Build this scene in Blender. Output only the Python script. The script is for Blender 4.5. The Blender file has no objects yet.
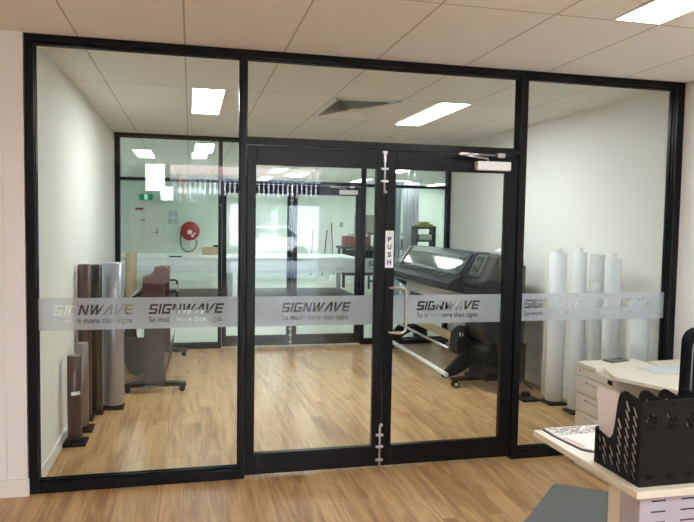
import bpy, bmesh, math, random
from mathutils import Vector, Matrix
random.seed(7)
SC = bpy.context.scene
COL = SC.collection
PI = math.pi
H = 2.7            # ceiling height
XR = 4.43          # right wall
YB = 4.42          # back partition

# ------------------------------------------------------------------ materials
MATS = {}
def nt(name):
    m = bpy.data.materials.new(name); m.use_nodes = True
    n = m.node_tree; n.nodes.clear()
    out = n.nodes.new('ShaderNodeOutputMaterial')
    MATS[name] = m
    return m, n, out
def mat(name, col, rough=0.6, metal=0.0, var=0.06, scale=6.0, bump=0.0, spec=0.5, coat=0.0, stretch=None):
    m, n, out = nt(name)
    p = n.nodes.new('ShaderNodeBsdfPrincipled')
    p.inputs['Roughness'].default_value = rough
    p.inputs['Metallic'].default_value = metal
    p.inputs['Specular IOR Level'].default_value = spec
    p.inputs['Coat Weight'].default_value = coat
    tc = n.nodes.new('ShaderNodeTexCoord')
    mp = n.nodes.new('ShaderNodeMapping')
    if stretch: mp.inputs['Scale'].default_value = stretch
    no = n.nodes.new('ShaderNodeTexNoise'); no.inputs['Scale'].default_value = scale
    no.inputs['Detail'].default_value = 4
    r = n.nodes.new('ShaderNodeValToRGB')
    a = [max(0, c * (1 - var)) for c in col]; b = [min(1, c * (1 + var)) for c in col]
    r.color_ramp.elements[0].position = .3; r.color_ramp.elements[1].position = .7
    r.color_ramp.elements[0].color = (*a, 1); r.color_ramp.elements[1].color = (*b, 1)
    L = n.links.new
    L(tc.outputs['Object'], mp.inputs['Vector']); L(mp.outputs[0], no.inputs['Vector'])
    L(no.outputs['Fac'], r.inputs[0]); L(r.outputs[0], p.inputs['Base Color'])
    if bump:
        bp = n.nodes.new('ShaderNodeBump'); bp.inputs['Strength'].default_value = bump
        bp.inputs['Distance'].default_value = .01
        L(no.outputs['Fac'], bp.inputs['Height']); L(bp.outputs[0], p.inputs['Normal'])
    L(p.outputs[0], out.inputs[0])
    return m
def emis(name, col, s):
    m, n, out = nt(name)
    e = n.nodes.new('ShaderNodeEmission'); e.inputs[0].default_value = (*col, 1); e.inputs[1].default_value = s
    n.links.new(e.outputs[0], out.inputs[0]); return m
def glassmat(name, tint, refl=.8):
    m, n, out = nt(name)
    t = n.nodes.new('ShaderNodeBsdfTransparent'); t.inputs[0].default_value = (*tint, 1)
    g = n.nodes.new('ShaderNodeBsdfGlossy'); g.inputs['Roughness'].default_value = 0.0
    f = n.nodes.new('ShaderNodeFresnel'); f.inputs['IOR'].default_value = 1.45
    mu = n.nodes.new('ShaderNodeMath'); mu.operation = 'MULTIPLY'; mu.inputs[1].default_value = refl
    x = n.nodes.new('ShaderNodeMixShader'); L = n.links.new
    L(f.outputs[0], mu.inputs[0]); L(mu.outputs[0], x.inputs[0])
    L(t.outputs[0], x.inputs[1]); L(g.outputs[0], x.inputs[2]); L(x.outputs[0], out.inputs[0])
    return m
def filmmat(name):
    m, n, out = nt(name); L = n.links.new
    t = n.nodes.new('ShaderNodeBsdfTransparent'); t.inputs[0].default_value = (.9, .92, .95, 1)
    d = n.nodes.new('ShaderNodeBsdfDiffuse'); d.inputs[0].default_value = (.78, .77, .90, 1)
    tr = n.nodes.new('ShaderNodeBsdfTranslucent'); tr.inputs[0].default_value = (.70, .72, .78, 1)
    rf = n.nodes.new('ShaderNodeBsdfRefraction'); rf.inputs['Color'].default_value = (.85, .87, .92, 1)
    rf.inputs['Roughness'].default_value = .5; rf.inputs['IOR'].default_value = 1.12
    a = n.nodes.new('ShaderNodeMixShader'); a.inputs[0].default_value = .22
    c = n.nodes.new('ShaderNodeMixShader'); c.inputs[0].default_value = .40
    b = n.nodes.new('ShaderNodeMixShader'); b.inputs[0].default_value = .10
    L(d.outputs[0], a.inputs[1]); L(tr.outputs[0], a.inputs[2])
    L(a.outputs[0], c.inputs[1]); L(rf.outputs[0], c.inputs[2])
    L(c.outputs[0], b.inputs[1]); L(t.outputs[0], b.inputs[2]); L(b.outputs[0], out.inputs[0])
    return m

def woodfloor():
    m, n, out = nt('oak_laminate'); L = n.links.new
    p = n.nodes.new('ShaderNodeBsdfPrincipled'); p.inputs['Roughness'].default_value = .33
    p.inputs['Specular IOR Level'].default_value = .45
    tc = n.nodes.new('ShaderNodeTexCoord')
    mp = n.nodes.new('ShaderNodeMapping'); mp.inputs['Rotation'].default_value = (0, 0, PI/2)
    L(tc.outputs['Object'], mp.inputs[0])
    br = n.nodes.new('ShaderNodeTexBrick')
    br.offset = .37; br.offset_frequency = 2
    br.inputs['Color1'].default_value = (0, 0, 0, 1); br.inputs['Color2'].default_value = (1, 1, 1, 1)
    br.inputs['Mortar'].default_value = (.5, .5, .5, 1)
    br.inputs['Scale'].default_value = 1
    br.inputs['Mortar Size'].default_value = .0012
    br.inputs['Brick Width'].default_value = 1.25
    br.inputs['Row Height'].default_value = .128
    L(mp.outputs[0], br.inputs['Vector'])
    # per board offset of the grain
    sc = n.nodes.new('ShaderNodeVectorMath'); sc.operation = 'SCALE'; sc.inputs['Scale'].default_value = 9
    L(br.outputs['Color'], sc.inputs[0])
    ad = n.nodes.new('ShaderNodeVectorMath'); ad.operation = 'ADD'
    L(tc.outputs['Object'], ad.inputs[0]); L(sc.outputs[0], ad.inputs[1])
    m2 = n.nodes.new('ShaderNodeMapping'); m2.inputs['Scale'].default_value = (8, .9, 1)
    L(ad.outputs[0], m2.inputs[0])
    n1 = n.nodes.new('ShaderNodeTexNoise'); n1.inputs['Scale'].default_value = 1.0; n1.inputs['Detail'].default_value = 6
    n1.inputs['Distortion'].default_value = 1.6; n1.inputs['Roughness'].default_value = .62
    L(m2.outputs[0], n1.inputs['Vector'])
    m3 = n.nodes.new('ShaderNodeMapping'); m3.inputs['Scale'].default_value = (70, 2.2, 1)
    L(ad.outputs[0], m3.inputs[0])
    n2 = n.nodes.new('ShaderNodeTexNoise'); n2.inputs['Scale'].default_value = 1.0; n2.inputs['Detail'].default_value = 3
    L(m3.outputs[0], n2.inputs['Vector'])
    mx = n.nodes.new('ShaderNodeMath'); mx.operation = 'MULTIPLY_ADD'; mx.inputs[1].default_value = .3
    L(n2.outputs['Fac'], mx.inputs[0])
    ma = n.nodes.new('ShaderNodeMath'); ma.operation = 'MULTIPLY'; ma.inputs[1].default_value = .62
    L(n1.outputs['Fac'], ma.inputs[0])
    bw = n.nodes.new('ShaderNodeMath'); bw.operation = 'MULTIPLY_ADD'; bw.inputs[1].default_value = .12
    L(br.outputs['Color'], bw.inputs[0]); L(ma.outputs[0], bw.inputs[2])
    L(bw.outputs[0], mx.inputs[2])
    r = n.nodes.new('ShaderNodeValToRGB'); e = r.color_ramp.elements
    e[0].position = .30; e[0].color = (.22, .105, .040, 1)
    e[1].position = .68; e[1].color = (.66, .435, .225, 1)
    q = r.color_ramp.elements.new(.44); q.color = (.40, .22, .092, 1)
    q = r.color_ramp.elements.new(.53); q.color = (.54, .335, .152, 1)
    L(mx.outputs[0], r.inputs[0])
    dk = n.nodes.new('ShaderNodeMix'); dk.data_type = 'RGBA'
    dk.inputs['B'].default_value = (.2, .11, .05, 1)
    f5 = n.nodes.new('ShaderNodeMath'); f5.operation = 'MULTIPLY'; f5.inputs[1].default_value = .55
    L(br.outputs['Fac'], f5.inputs[0]); L(f5.outputs[0], dk.inputs['Factor'])
    L(r.outputs[0], dk.inputs['A']); L(dk.outputs['Result'], p.inputs['Base Color'])
    L(p.outputs[0], out.inputs[0])
    return m
def ceilmat():
    m, n, out = nt('ceiling_tile'); L = n.links.new
    p = n.nodes.new('ShaderNodeBsdfPrincipled'); p.inputs['Roughness'].default_value = .75
    g = n.nodes.new('ShaderNodeTexCoord'); s = n.nodes.new('ShaderNodeSeparateXYZ'); L(g.outputs['Object'], s.inputs[0])
    def line(sock, off, per, w):
        a = n.nodes.new('ShaderNodeMath'); a.operation = 'ADD'; a.inputs[1].default_value = -off + 100*per + w/2
        L(sock, a.inputs[0])
        b = n.nodes.new('ShaderNodeMath'); b.operation = 'MODULO'; b.inputs[1].default_value = per; L(a.outputs[0], b.inputs[0])
        c = n.nodes.new('ShaderNodeMath'); c.operation = 'LESS_THAN'; c.inputs[1].default_value = w; L(b.outputs[0], c.inputs[0])
        return c.outputs[0]
    a = line(s.outputs['X'], .297, .602, .010); b = line(s.outputs['Y'], .085, 1.213, .011)
    mx = n.nodes.new('ShaderNodeMath'); mx.operation = 'MAXIMUM'; L(a, mx.inputs[0]); L(b, mx.inputs[1])
    no = n.nodes.new('ShaderNodeTexNoise'); no.inputs['Scale'].default_value = 60
    L(g.outputs['Object'], no.inputs['Vector'])
    r = n.nodes.new('ShaderNodeValToRGB')
    r.color_ramp.elements[0].color = (.85, .835, .81, 1); r.color_ramp.elements[1].color = (.88, .865, .84, 1)
    L(no.outputs['Fac'], r.inputs[0])
    k = n.nodes.new('ShaderNodeMix'); k.data_type = 'RGBA'; k.inputs['B'].default_value = (.50, .45, .40, 1)
    L(mx.outputs[0], k.inputs['Factor']); L(r.outputs[0], k.inputs['A']); L(k.outputs['Result'], p.inputs['Base Color'])
    L(p.outputs[0], out.inputs[0]); return m
def printmat(name, pal, scale, base=None):
    # voronoi cells taken as printed picture blocks
    m, n, out = nt(name); L = n.links.new
    p = n.nodes.new('ShaderNodeBsdfPrincipled'); p.inputs['Roughness'].default_value = .35
    tc = n.nodes.new('ShaderNodeTexCoord')
    v = n.nodes.new('ShaderNodeTexVoronoi'); v.inputs['Scale'].default_value = scale; v.distance = 'CHEBYCHEV'
    L(tc.outputs['Object'], v.inputs['Vector'])
    s = n.nodes.new('ShaderNodeSeparateColor'); L(v.outputs['Color'], s.inputs[0])
    r = n.nodes.new('ShaderNodeValToRGB'); r.color_ramp.interpolation = 'CONSTANT'
    el = r.color_ramp.elements
    el[0].position = 0; el[0].color = (*pal[0], 1); el[1].position = 1/len(pal); el[1].color = (*pal[1], 1)
    for k in range(2, len(pal)):
        q = el.new(k/len(pal)); q.color = (*pal[k], 1)
    L(s.outputs[0], r.inputs[0]); L(r.outputs[0], p.inputs['Base Color']); L(p.outputs[0], out.inputs[0]); return m

def papermat(name, col):
    m, n, out = nt(name); L = n.links.new
    d = n.nodes.new('ShaderNodeBsdfDiffuse'); d.inputs[0].default_value = (*col, 1)
    t = n.nodes.new('ShaderNodeBsdfTranslucent'); t.inputs[0].default_value = (*col, 1)
    no = n.nodes.new('ShaderNodeTexNoise'); no.inputs['Scale'].default_value = 300
    bp = n.nodes.new('ShaderNodeBump'); bp.inputs['Strength'].default_value = .05; L(no.outputs[0], bp.inputs['Height']); L(bp.outputs[0], d.inputs['Normal'])
    x = n.nodes.new('ShaderNodeMixShader'); x.inputs[0].default_value = .5
    L(d.outputs[0], x.inputs[1]); L(t.outputs[0], x.inputs[2]); L(x.outputs[0], out.inputs[0]); return m
M = dict(
  frame=mat('black_powder_coat', (.007, .007, .0085), .30, 0, .1, 30, spec=.20),
  glass=glassmat('clear_glass', (.962, .985, .972)),
  bglass=glassmat('clear_glass_back', (.945, .975, .96)),
  film=filmmat('frosted_film'),
  wall=mat('white_wall_paint', (.86, .86, .83), .7, 0, .012, 3, .03),
  wallR=mat('warm_white_wall_paint', (.85, .845, .84), .7, 0, .012, 3, .03),
  wallW=mat('workshop_wall_paint', (.78, .85, .80), .7, 0, .015, 2),
  ceilw=mat('vent_white_metal', (.86, .83, .80), .5, 0, .01),
  skirt=mat('gloss_white_skirting', (.84, .83, .80), .4, 0, .01),
  ceil=ceilmat(), floor=woodfloor(),
  conc=mat('workshop_floor_vinyl', (.52, .55, .50), .35, 0, .05, 1.5),
  light=emis('light_diffuser', (.95, 1, .985), 17.5),
  lightf=emis('added_light_diffuser', (1, .98, .955), 17.5),
  lightw=emis('workshop_light_diffuser', (.96, 1, .98), 12.5),
  white=mat('white_plastic', (.80, .80, .79), .4, 0, .01),
  steel=mat('brushed_stainless', (.62, .58, .53), .26, 1, .06, 90, stretch=(1, 1, .05)),
  alu=mat('silver_aluminium', (.62, .62, .64), .3, .9, .04, 40),
  black=mat('black_plastic', (.010, .010, .011), .5, 0, .1, 30, spec=.22),
  dark=mat('charcoal_moulded_plastic', (.016, .019, .021), .42, 0, .08, 14),
  dark2=mat('grey_printer_panel', (.040, .048, .050), .36, 0, .05, 14),
  dark3=mat('dark_grey_cover', (.022, .025, .031), .5, 0, .05, 10),
  smoke=mat('smoked_window', (.05, .065, .065), .06, 0, .05, 5, spec=.8, coat=.6),
  screen=mat('screen_glass', (.05, .07, .06), .08, 0, .1, 5, spec=.7),
  beige=mat('kraft_core_tube', (.50, .41, .26), .65, 0, .05, 8),
  cream=mat('cream_laminate', (.80, .765, .67), .38, 0, .01, 4),
  creamedge=mat('cream_edge_strip', (.74, .66, .52), .45, 0, .02, 4),
  lav=mat('pale_metal_cabinet', (.50, .49, .60), .42, .1, .02, 4),
  paper=papermat('white_paper', (.92, .88, .88)),
  bluepaper=mat('cool_white_paper', (.70, .71, .80), .6, 0, .01, 8),
  foilbrown=mat('brown_metallic_vinyl', (.10, .064, .062), .33, .35, .05, 50, stretch=(1, 1, .02)),
  foilblack=mat('black_vinyl', (.022, .019, .019), .3, 0, .05, 30),
  foilgrey=mat('grey_metallic_vinyl', (.25, .23, .24), .33, .5, .04, 30),
  foilsilver=mat('silver_vinyl', (.38, .39, .45), .28, .55, .04, 30, stretch=(1, 1, .02)),
  rollw=mat('white_vinyl', (.80, .82, .88), .35, 0, .01, 8),
  rollc=mat('cream_vinyl', (.78, .76, .69), .4, 0, .01, 8),
  wrap=mat('crinkled_plastic_wrap', (.66, .69, .72), .2, 0, .12, 14, .9),
  cutbrown=mat('brown_grey_machine_panel', (.036, .022, .022), .45, 0, .05, 6),
  cutpink=mat('dusty_rose_machine_cover', (.17, .105, .095), .4, 0, .05, 8),
  fabric=mat('grey_green_fabric', (.045, .055, .050), .9, 0, .1, 30, .2),
  red=mat('red_enamel', (.42, .028, .035), .35, 0, .05, 8),
  redd=mat('dull_red_metal', (.22, .05, .05), .5, 0, .1, 8),
  salmon=mat('salmon_paint', (.80, .28, .22), .5, 0, .04, 3),
  green=emis('exit_sign_green', (.02, .22, .10), .45),
  exitw=emis('exit_sign_white', (.75, 1, .85), .6),
  tablew=mat('white_table_laminate', (.86, .90, .87), .25, 0, .01, 3),
  tgrey=mat('grey_table_leg', (.30, .33, .32), .45, .2, .04, 6),
  card=mat('cardboard', (.48, .36, .22), .8, 0, .06, 10),
  rug=mat('blue_grey_carpet', (.19, .205, .215), .95, 0, .18, 140, .5),
  chair=mat('black_mesh_fabric', (.008, .008, .009), .85, 0, .15, 120, .3, spec=.1),
  piping=mat('grey_piping', (.20, .20, .22), .6, 0, .05),
  phone=mat('grey_phone', (.13, .13, .12), .35, 0, .05),
  navy=mat('navy_blind', (.03, .035, .22), .6, 0, .05),
  paleblue=mat('pale_blue_sheet', (.50, .60, .66), .5, 0, .05, 3),
  olive=mat('olive_timber', (.28, .24, .12), .7, 0, .1, 8),
  render=mat('street_render', (.68, .70, .74), .9, 0, .1, .5),
  road=mat('street_asphalt', (.42, .42, .43), .9, 0, .1, 2),
  leaf=mat('street_leaf', (.10, .16, .06), .7, 0, .3, 8),
  carwhite=mat('white_car_paint', (.85, .86, .88), .25, 0, .01, 3, coat=.5),
  brick=mat('faded_brick_paint', (.52, .30, .27), .7, 0, .04, 3),
  maroon=mat('dark_maroon_plastic', (.07, .018, .020), .45, 0, .06, 8),
  charcoal=mat('darkened_wall_paint', (.06, .062, .066), .7, 0, .03, 3),  # wall colour darkened so the dim far room reflects little in the glass
  pinb=mat('brown_pinboard', (.26, .23, .21), .8, 0, .05, 20),
  mag=printmat('magazine_pictures', [(.80,.80,.80),(.42,.25,.18),(.70,.72,.75),(.15,.25,.40),(.82,.80,.78),(.55,.18,.14),(.20,.23,.24),(.78,.78,.76),(.12,.13,.16)], 95),
  magw=mat('magazine_page', (.84, .84, .83), .35, 0, .02, 40),
  yellow=mat('yellow_label', (.60, .55, .18), .6),
)

# ------------------------------------------------------------------ mesh builder
class MB:
    def __init__(s): s.bm = bmesh.new()
    def _add(s, bm2, mtx=None):
        if mtx is not None: bmesh.ops.transform(bm2, matrix=mtx, verts=bm2.verts)
        me = bpy.data.meshes.new('t'); bm2.to_mesh(me); bm2.free(); s.bm.from_mesh(me); bpy.data.meshes.remove(me); return s
    def box(s, x0, x1, y0, y1, z0, z1, bev=0, mtx=None, seg=2):
        b = bmesh.new(); bmesh.ops.create_cube(b, size=1)
        for v in b.verts:
            v.co = Vector(((x0+x1)/2 + v.co.x*(x1-x0), (y0+y1)/2 + v.co.y*(y1-y0), (z0+z1)/2 + v.co.z*(z1-z0)))
        if bev: bmesh.ops.bevel(b, geom=b.edges[:], offset=bev, segments=seg, profile=.5, affect='EDGES')
        return s._add(b, mtx)
    def lathe(s, prof, c=(0, 0, 0), seg=32, axis='Z', mtx=None):
        # prof: list of (r, h)
        b = bmesh.new(); rings = []
        for r, h in prof:
            if r < 1e-6: rings.append([b.verts.new((0, 0, h))])
            else: rings.append([b.verts.new((r*math.cos(2*PI*k/seg), r*math.sin(2*PI*k/seg), h)) for k in range(seg)])
        for A, B in zip(rings, rings[1:]):
            for k in range(seg):
                k2 = (k+1) % seg
                if len(A) == 1 and len(B) == 1: continue
                if len(A) == 1: b.faces.new((A[0], B[k2], B[k]))
                elif len(B) == 1: b.faces.new((A[k], A[k2], B[0]))
                else: b.faces.new((A[k], A[k2], B[k2], B[k]))
        for f in b.faces: f.smooth = True
        bmesh.ops.recalc_face_normals(b, faces=b.faces)
        R = {'Z': Matrix.Identity(4), 'X': Matrix.Rotation(PI/2, 4, 'Y'), 'Y': Matrix.Rotation(-PI/2, 4, 'X')}[axis]
        m = Matrix.Translation(c) @ R
        if mtx is not None: m = mtx @ m
        return s._add(b, m)
    def cyl(s, c, r, h, axis='Z', seg=24, mtx=None):
        e = min(r, h)*.04
        return s.lathe([(0, 0), (r-e, 0), (r, e), (r, h-e), (r-e, h), (0, h)], c, seg, axis, mtx)
    def tube(s, pts, r, seg=10, close=False, mtx=None):
        b = bmesh.new(); P = [Vector(p) for p in pts]; rings = []; n = len(P)
        up = None
        for i, p in enumerate(P):
            a = P[i-1] if (i or close) else P[i]; c = P[(i+1) % n] if (i < n-1 or close) else P[i]
            t = (c-a).normalized()
            if up is None:
                up = Vector((0, 0, 1)) if abs(t.z) < .9 else Vector((1, 0, 0))
            u = (up - t*up.dot(t)).normalized(); w = t.cross(u); up = u
            rings.append([b.verts.new(p + r*(math.cos(2*PI*k/seg)*u + math.sin(2*PI*k/seg)*w)) for k in range(seg)])
        pairs = list(zip(rings, rings[1:]))
        if close: pairs.append((rings[-1], rings[0]))
        for A, B in pairs:
            for k in range(seg):
                f = b.faces.new((A[k], A[(k+1) % seg], B[(k+1) % seg], B[k])); f.smooth = True
        if not close: b.faces.new(rings[0][::-1]); b.faces.new(rings[-1])
        bmesh.ops.recalc_face_normals(b, faces=b.faces)
        return s._add(b, mtx)
    def prism(s, prof, a0, a1, axis='Y', bev=0, mtx=None):
        # prof in the plane perpendicular to axis: Y -> (x,z); X -> (y,z); Z -> (x,y)
        b = bmesh.new()
        def P(u, v, a): return {'Y': (u, a, v), 'X': (a, u, v), 'Z': (u, v, a)}[axis]
        A = [b.verts.new(P(u, v, a0)) for u, v in prof]; B = [b.verts.new(P(u, v, a1)) for u, v in prof]
        n = len(prof)
        b.faces.new(A); b.faces.new(B[::-1])
        for k in range(n): b.faces.new((A[k], B[k], B[(k+1) % n], A[(k+1) % n]))
        bmesh.ops.recalc_face_normals(b, faces=b.faces)
        if bev: bmesh.ops.bevel(b, geom=b.edges[:], offset=bev, segments=2, profile=.5, affect='EDGES', clamp_overlap=True)
        return s._add(b, mtx)
    def plate(s, loops, thick, mtx=None):
        """flat plate with holes: loops are 2D polygons, even-odd filled, extruded"""
        cu = bpy.data.curves.new('c', 'CURVE'); cu.dimensions = '2D'; cu.fill_mode = 'BOTH'; cu.extrude = thick*10
        for lp in loops:
            sp = cu.splines.new('POLY'); sp.points.add(len(lp)-1); sp.use_cyclic_u = True
            for q, (x, y) in zip(sp.points, lp): q.co = (x*20, y*20, 0, 1)
        o = bpy.data.objects.new('c', cu); COL.objects.link(o)
        dg = bpy.context.evaluated_depsgraph_get(); dg.update()
        me = bpy.data.meshes.new_from_object(o.evaluated_get(dg))
        bpy.data.objects.remove(o); bpy.data.curves.remove(cu)
        b = bmesh.new(); b.from_mesh(me); bpy.data.meshes.remove(me)
        bmesh.ops.scale(b, vec=(.05, .05, .05), verts=b.verts)
        return s._add(b, mtx)
    def quad(s, pts):
        vs = [s.bm.verts.new(p) for p in pts]; s.bm.faces.new(vs); return s

def worldloc(o):
    v = Vector(o.location)
    while o.parent: o = o.parent; v = v + Vector(o.location)
    return v
def obj(name, mb, m, parent=None, label=None, loc=None):
    me = bpy.data.meshes.new(name)
    bm = mb.bm
    if parent is not None:
        base = worldloc(parent)
        cen = Vector((0, 0, 0))
    else:
        base = Vector((0, 0, 0))
        if loc is None:
            xs = [v.co.x for v in bm.verts]; ys = [v.co.y for v in bm.verts]; zs = [v.co.z for v in bm.verts]
            loc = ((min(xs)+max(xs))/2, (min(ys)+max(ys))/2, min(zs))
        cen = Vector(loc)
    bmesh.ops.translate(bm, verts=bm.verts, vec=-(base+cen))
    bm.to_mesh(me); bm.free(); me.materials.append(MATS[m.name])
    o = bpy.data.objects.new(name, me); COL.objects.link(o); o.location = cen
    if parent is not None: o.parent = parent
    if label: o['label'] = label
    return o
def thing(name, label, cat, loc, group=None, kind=None):
    o = bpy.data.objects.new(name, None); COL.objects.link(o); o.location = loc; o.empty_display_size = .1
    o['label'] = label; o['category'] = cat
    if group: o['group'] = group
    if kind: o['kind'] = kind
    return o
def tag(o, label, cat, group=None, kind=None):
    o['label'] = label; o['category'] = cat
    if group: o['group'] = group
    if kind: o['kind'] = kind
    return o
def struct(name, mb, m, label, cat, parent=None):
    o = obj(name, mb, m, parent, loc=(0, 0, 0) if parent is None else None)
    if parent is None: tag(o, label, cat, kind='structure')
    return o
def copy_tree(o, parent=None):
    c = o.copy(); COL.objects.link(c)
    if parent is not None: c.parent = parent
    for ch in [k for k in bpy.data.objects if k.parent == o]: copy_tree(ch, c)
    return c

# ------------------------------------------------------------------ room shell
FS = -14.0   # shopfront behind the camera
YW = 14.0    # far workshop wall
struct('floor', MB().box(-3.2, XR+.1, FS, YB+.05, -.1, 0), M['floor'], 'light brown timber plank floor running under the glass partition', 'floor')
struct('floor_workshop', MB().box(-1.6, 8.2, YB+.05, YW+.1, -.1, 0), M['conc'], 'pale grey green floor of the workshop at the back', 'floor')
struct('ceiling', MB().box(-3.2, XR+.1, -9, YB+.1, H, H+.1), M['ceil'], 'off-white suspended tile ceiling of the front rooms', 'ceiling')
struct('ceiling_shopfront', MB().box(-3.3, XR+.3, FS-.1, -9, 3.2, 3.3).box(-3.3, XR+.3, -9.05, -9, H+.1, 3.2), M['ceil'], 'raised ceiling bay above the shopfront behind the camera', 'ceiling')
struct('ceiling_workshop', MB().box(-1.6, 8.2, YB+.1, YW+.1, H, H+.1), M['ceil'], 'off-white tile ceiling of the workshop at the back', 'ceiling')
struct('wall_right', MB().box(XR, XR+.1, FS, YB+.1, 0, H).box(XR, XR+.1, FS, -9, H, 3.2), M['wallR'], 'plain white right wall behind the white rolls and desk', 'wall')
struct('wall_left', MB().box(-.1, .03, .1, YB, 0, H), M['wall'], 'plain white left wall of the glazed print room', 'wall')
struct('wall_front_left', MB().box(-3.2, .0, -.012, .1, 0, H), M['wallR'], 'white wall at the left edge beside the black frame', 'wall')
struct('trim_1', MB().box(-.112, -.108, -.018, -.012, .1, 2.03), M['skirt'], 'thin vertical joint strip on the white wall at left edge', 'trim')
struct('wall_far_left', MB().box(-3.3, -3.2, FS, .1, 0, H).box(-3.3, -3.2, FS, -9, H, 3.2), M['wallR'], 'white side wall of the front room out of view', 'wall')
struct('wall_workshop_left', MB().box(-1.6, -1.5, YB, YW, 0, H), M['wallW'], 'pale green left wall of the workshop', 'wall')
struct('wall_workshop_right', MB().box(8.1, 8.2, YB, YW, 0, H), M['wallW'], 'pale green right wall of the workshop', 'wall')
struct('wall_workshop_back', MB().box(-1.6, 8.2, YW, YW+.1, 0, H), M['wallW'], 'pale green back wall with the hose reel', 'wall')
w = MB().box(-1.6, .03, YB, YB+.1, 0, H); w.box(4.50, 8.2, YB+.1, YB+.2, 0, H)
struct('wall_workshop_front', w, M['wallW'], 'short white wall either side of the rear glass partition', 'wall')
struct('baseboard_left', MB().box(.03, .045, .1, YB, 0, .09, .003), M['skirt'], 'white baseboard along the left wall behind the glass', 'baseboard')
struct('baseboard_front_left', MB().box(-3.2, .012, -.030, -.012, 0, .105, .004), M['skirt'], 'white baseboard at the left edge beside the black frame', 'baseboard')
struct('baseboard_right', MB().box(XR-.015, XR, .1, YB, 0, .09, .003), M['skirt'], 'white baseboard along the right wall behind the rolls', 'baseboard')

# ------------------------------------------------------------------ lettering cut out of the frosted film
def text_loops(body, shear, offset, w, h):
    cu = bpy.data.curves.new('txt', 'FONT'); cu.body = body; cu.shear = shear; cu.offset = offset
    cu.resolution_u = 3; cu.size = 1; cu.space_character = 1.02
    o = bpy.data.objects.new('txt', cu); COL.objects.link(o)
    dg = bpy.context.evaluated_depsgraph_get(); dg.update()
    me = bpy.data.meshes.new_from_object(o.evaluated_get(dg))
    bpy.data.objects.remove(o); bpy.data.curves.remove(cu)
    bm = bmesh.new(); bm.from_mesh(me); bpy.data.meshes.remove(me)
    bmesh.ops.remove_doubles(bm, verts=bm.verts, dist=1e-5)
    nxt = {}
    for e in bm.edges:
        if len(e.link_faces) == 1:
            l = e.link_loops[0]; nxt.setdefault(l.vert.index, []).append(l.link_loop_next.vert.index)
    bm.verts.ensure_lookup_table()
    co = {v.index: (v.co.x, v.co.y) for v in bm.verts}
    bm.free(); loops = []
    while nxt:
        s = next(iter(nxt)); lp = [s]; cur = s
        while True:
            lst = nxt.get(cur)
            if not lst: break
            q = lst.pop()
            if not lst: del nxt[cur]
            if q == s: break
            lp.append(q); cur = q
        if len(lp) > 2: loops.append([co[k] for k in lp])
    xs = [p[0] for l in loops for p in l]; ys = [p[1] for l in loops for p in l]
    if h is None: h = (max(ys)-min(ys))*w/(max(xs)-min(xs))
    return [[((x-min(xs))/(max(xs)-min(xs))*w, (y-min(ys))/(max(ys)-min(ys))*h) for x, y in l] for l in loops]

# hand drawn slanted block capitals, unit height, one polygon (or more) each
def logo_loops(w, h):
    t = .20
    def S(): return [[(0,0),(1.0,0),(1.0,.58),(.26,.58),(.26,.80),(1.0,.80),(1.0,1),(0,1),(0,.40),(.74,.40),(.74,.20),(0,.20)]], 1.0
    def I(): return [[(0,0),(.26,0),(.26,1),(0,1)]], .26
    def G(): return [[(0,0),(1.05,0),(1.05,.56),(.52,.56),(.52,.38),(.80,.38),(.80,.20),(.26,.20),(.26,.80),(1.05,.80),(1.05,1),(0,1)]], 1.05
    def N(): return [[(0,0),(.25,0),(.25,.70),(.72,0),(1.05,0),(1.05,1),(.80,1),(.80,.32),(.34,1),(0,1)]], 1.05
    def W(): return [[(.18,0),(.46,0),(.70,.62),(.78,0),(1.06,0),(1.62,1),(1.36,1),(1.00,.34),(.92,1),(.66,1),(.38,.34),(.26,1),(0,1)]], 1.5
    def A(): return [[(-.05,0),(.24,0),(.72,.76),(.78,0),(1.05,0),(.98,1),(.60,1)]], 1.02
    def V(): return [[(.22,0),(.56,0),(1.2,1),(.92,1),(.44,.26),(.30,1),(.04,1)]], 1.12
    def E(): return [[(0,0),(1.0,0),(1.0,.20),(.26,.20),(.26,.41),(.95,.41),(.95,.59),(.26,.59),(.26,.80),(1.0,.80),(1.0,1),(0,1)]], 1.0
    x = 0; loops = []
    for f in (S, I, G, N, W, A, V, E):
        ls, adv = f()
        for l in ls: loops.append([(x+a + .28*b, b) for a, b in l])
        x += adv + .17
    xs = [p[0] for l in loops for p in l]
    a, b = min(xs), max(xs)
    return [[((p[0]-a)/(b-a)*w, p[1]*h) for p in l] for l in loops]
LOGO = logo_loops(.462, .062)
SUB = text_loops('So much more than signs.', 0, .010, .45, None)
CELLS = {}
def word_cell(src, ox, oz, k, h_):
    # a rectangle with the letters cut out; retried at another origin until its area is right
    key = (id(src), round(h_, 5))
    if key not in CELLS:
        def area(l): return abs(sum(l[i][0]*l[(i+1) % len(l)][1]-l[(i+1) % len(l)][0]*l[i][1] for i in range(len(l)))/2)
        best = None
        for q in range(12):
            u, v = q*.137, q*.093
            loops = [[(u, v), (u+.495, v), (u+.495, v+h_), (u, v+h_)]] + [[(u+.01+ox+px, v+oz+pz*k) for px, pz in l] for l in src]
            p = MB().plate(loops, 0)
            got = sum(f.calc_area() for f in p.bm.faces)
            want = .495*h_ - abs(sum(sum(l[i][0]*l[(i+1) % len(l)][1]-l[(i+1) % len(l)][0]*l[i][1] for i in range(len(l)))/2 for l in loops[1:]))
            if best is None or abs(got-want) < best[0]:
                bmesh.ops.translate(p.bm, verts=p.bm.verts, vec=(-u, -v, 0)); best = (abs(got-want), p.bm)
            if best[0] < 1e-5: break
        CELLS[key] = best[1]
    return CELLS[key]
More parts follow.
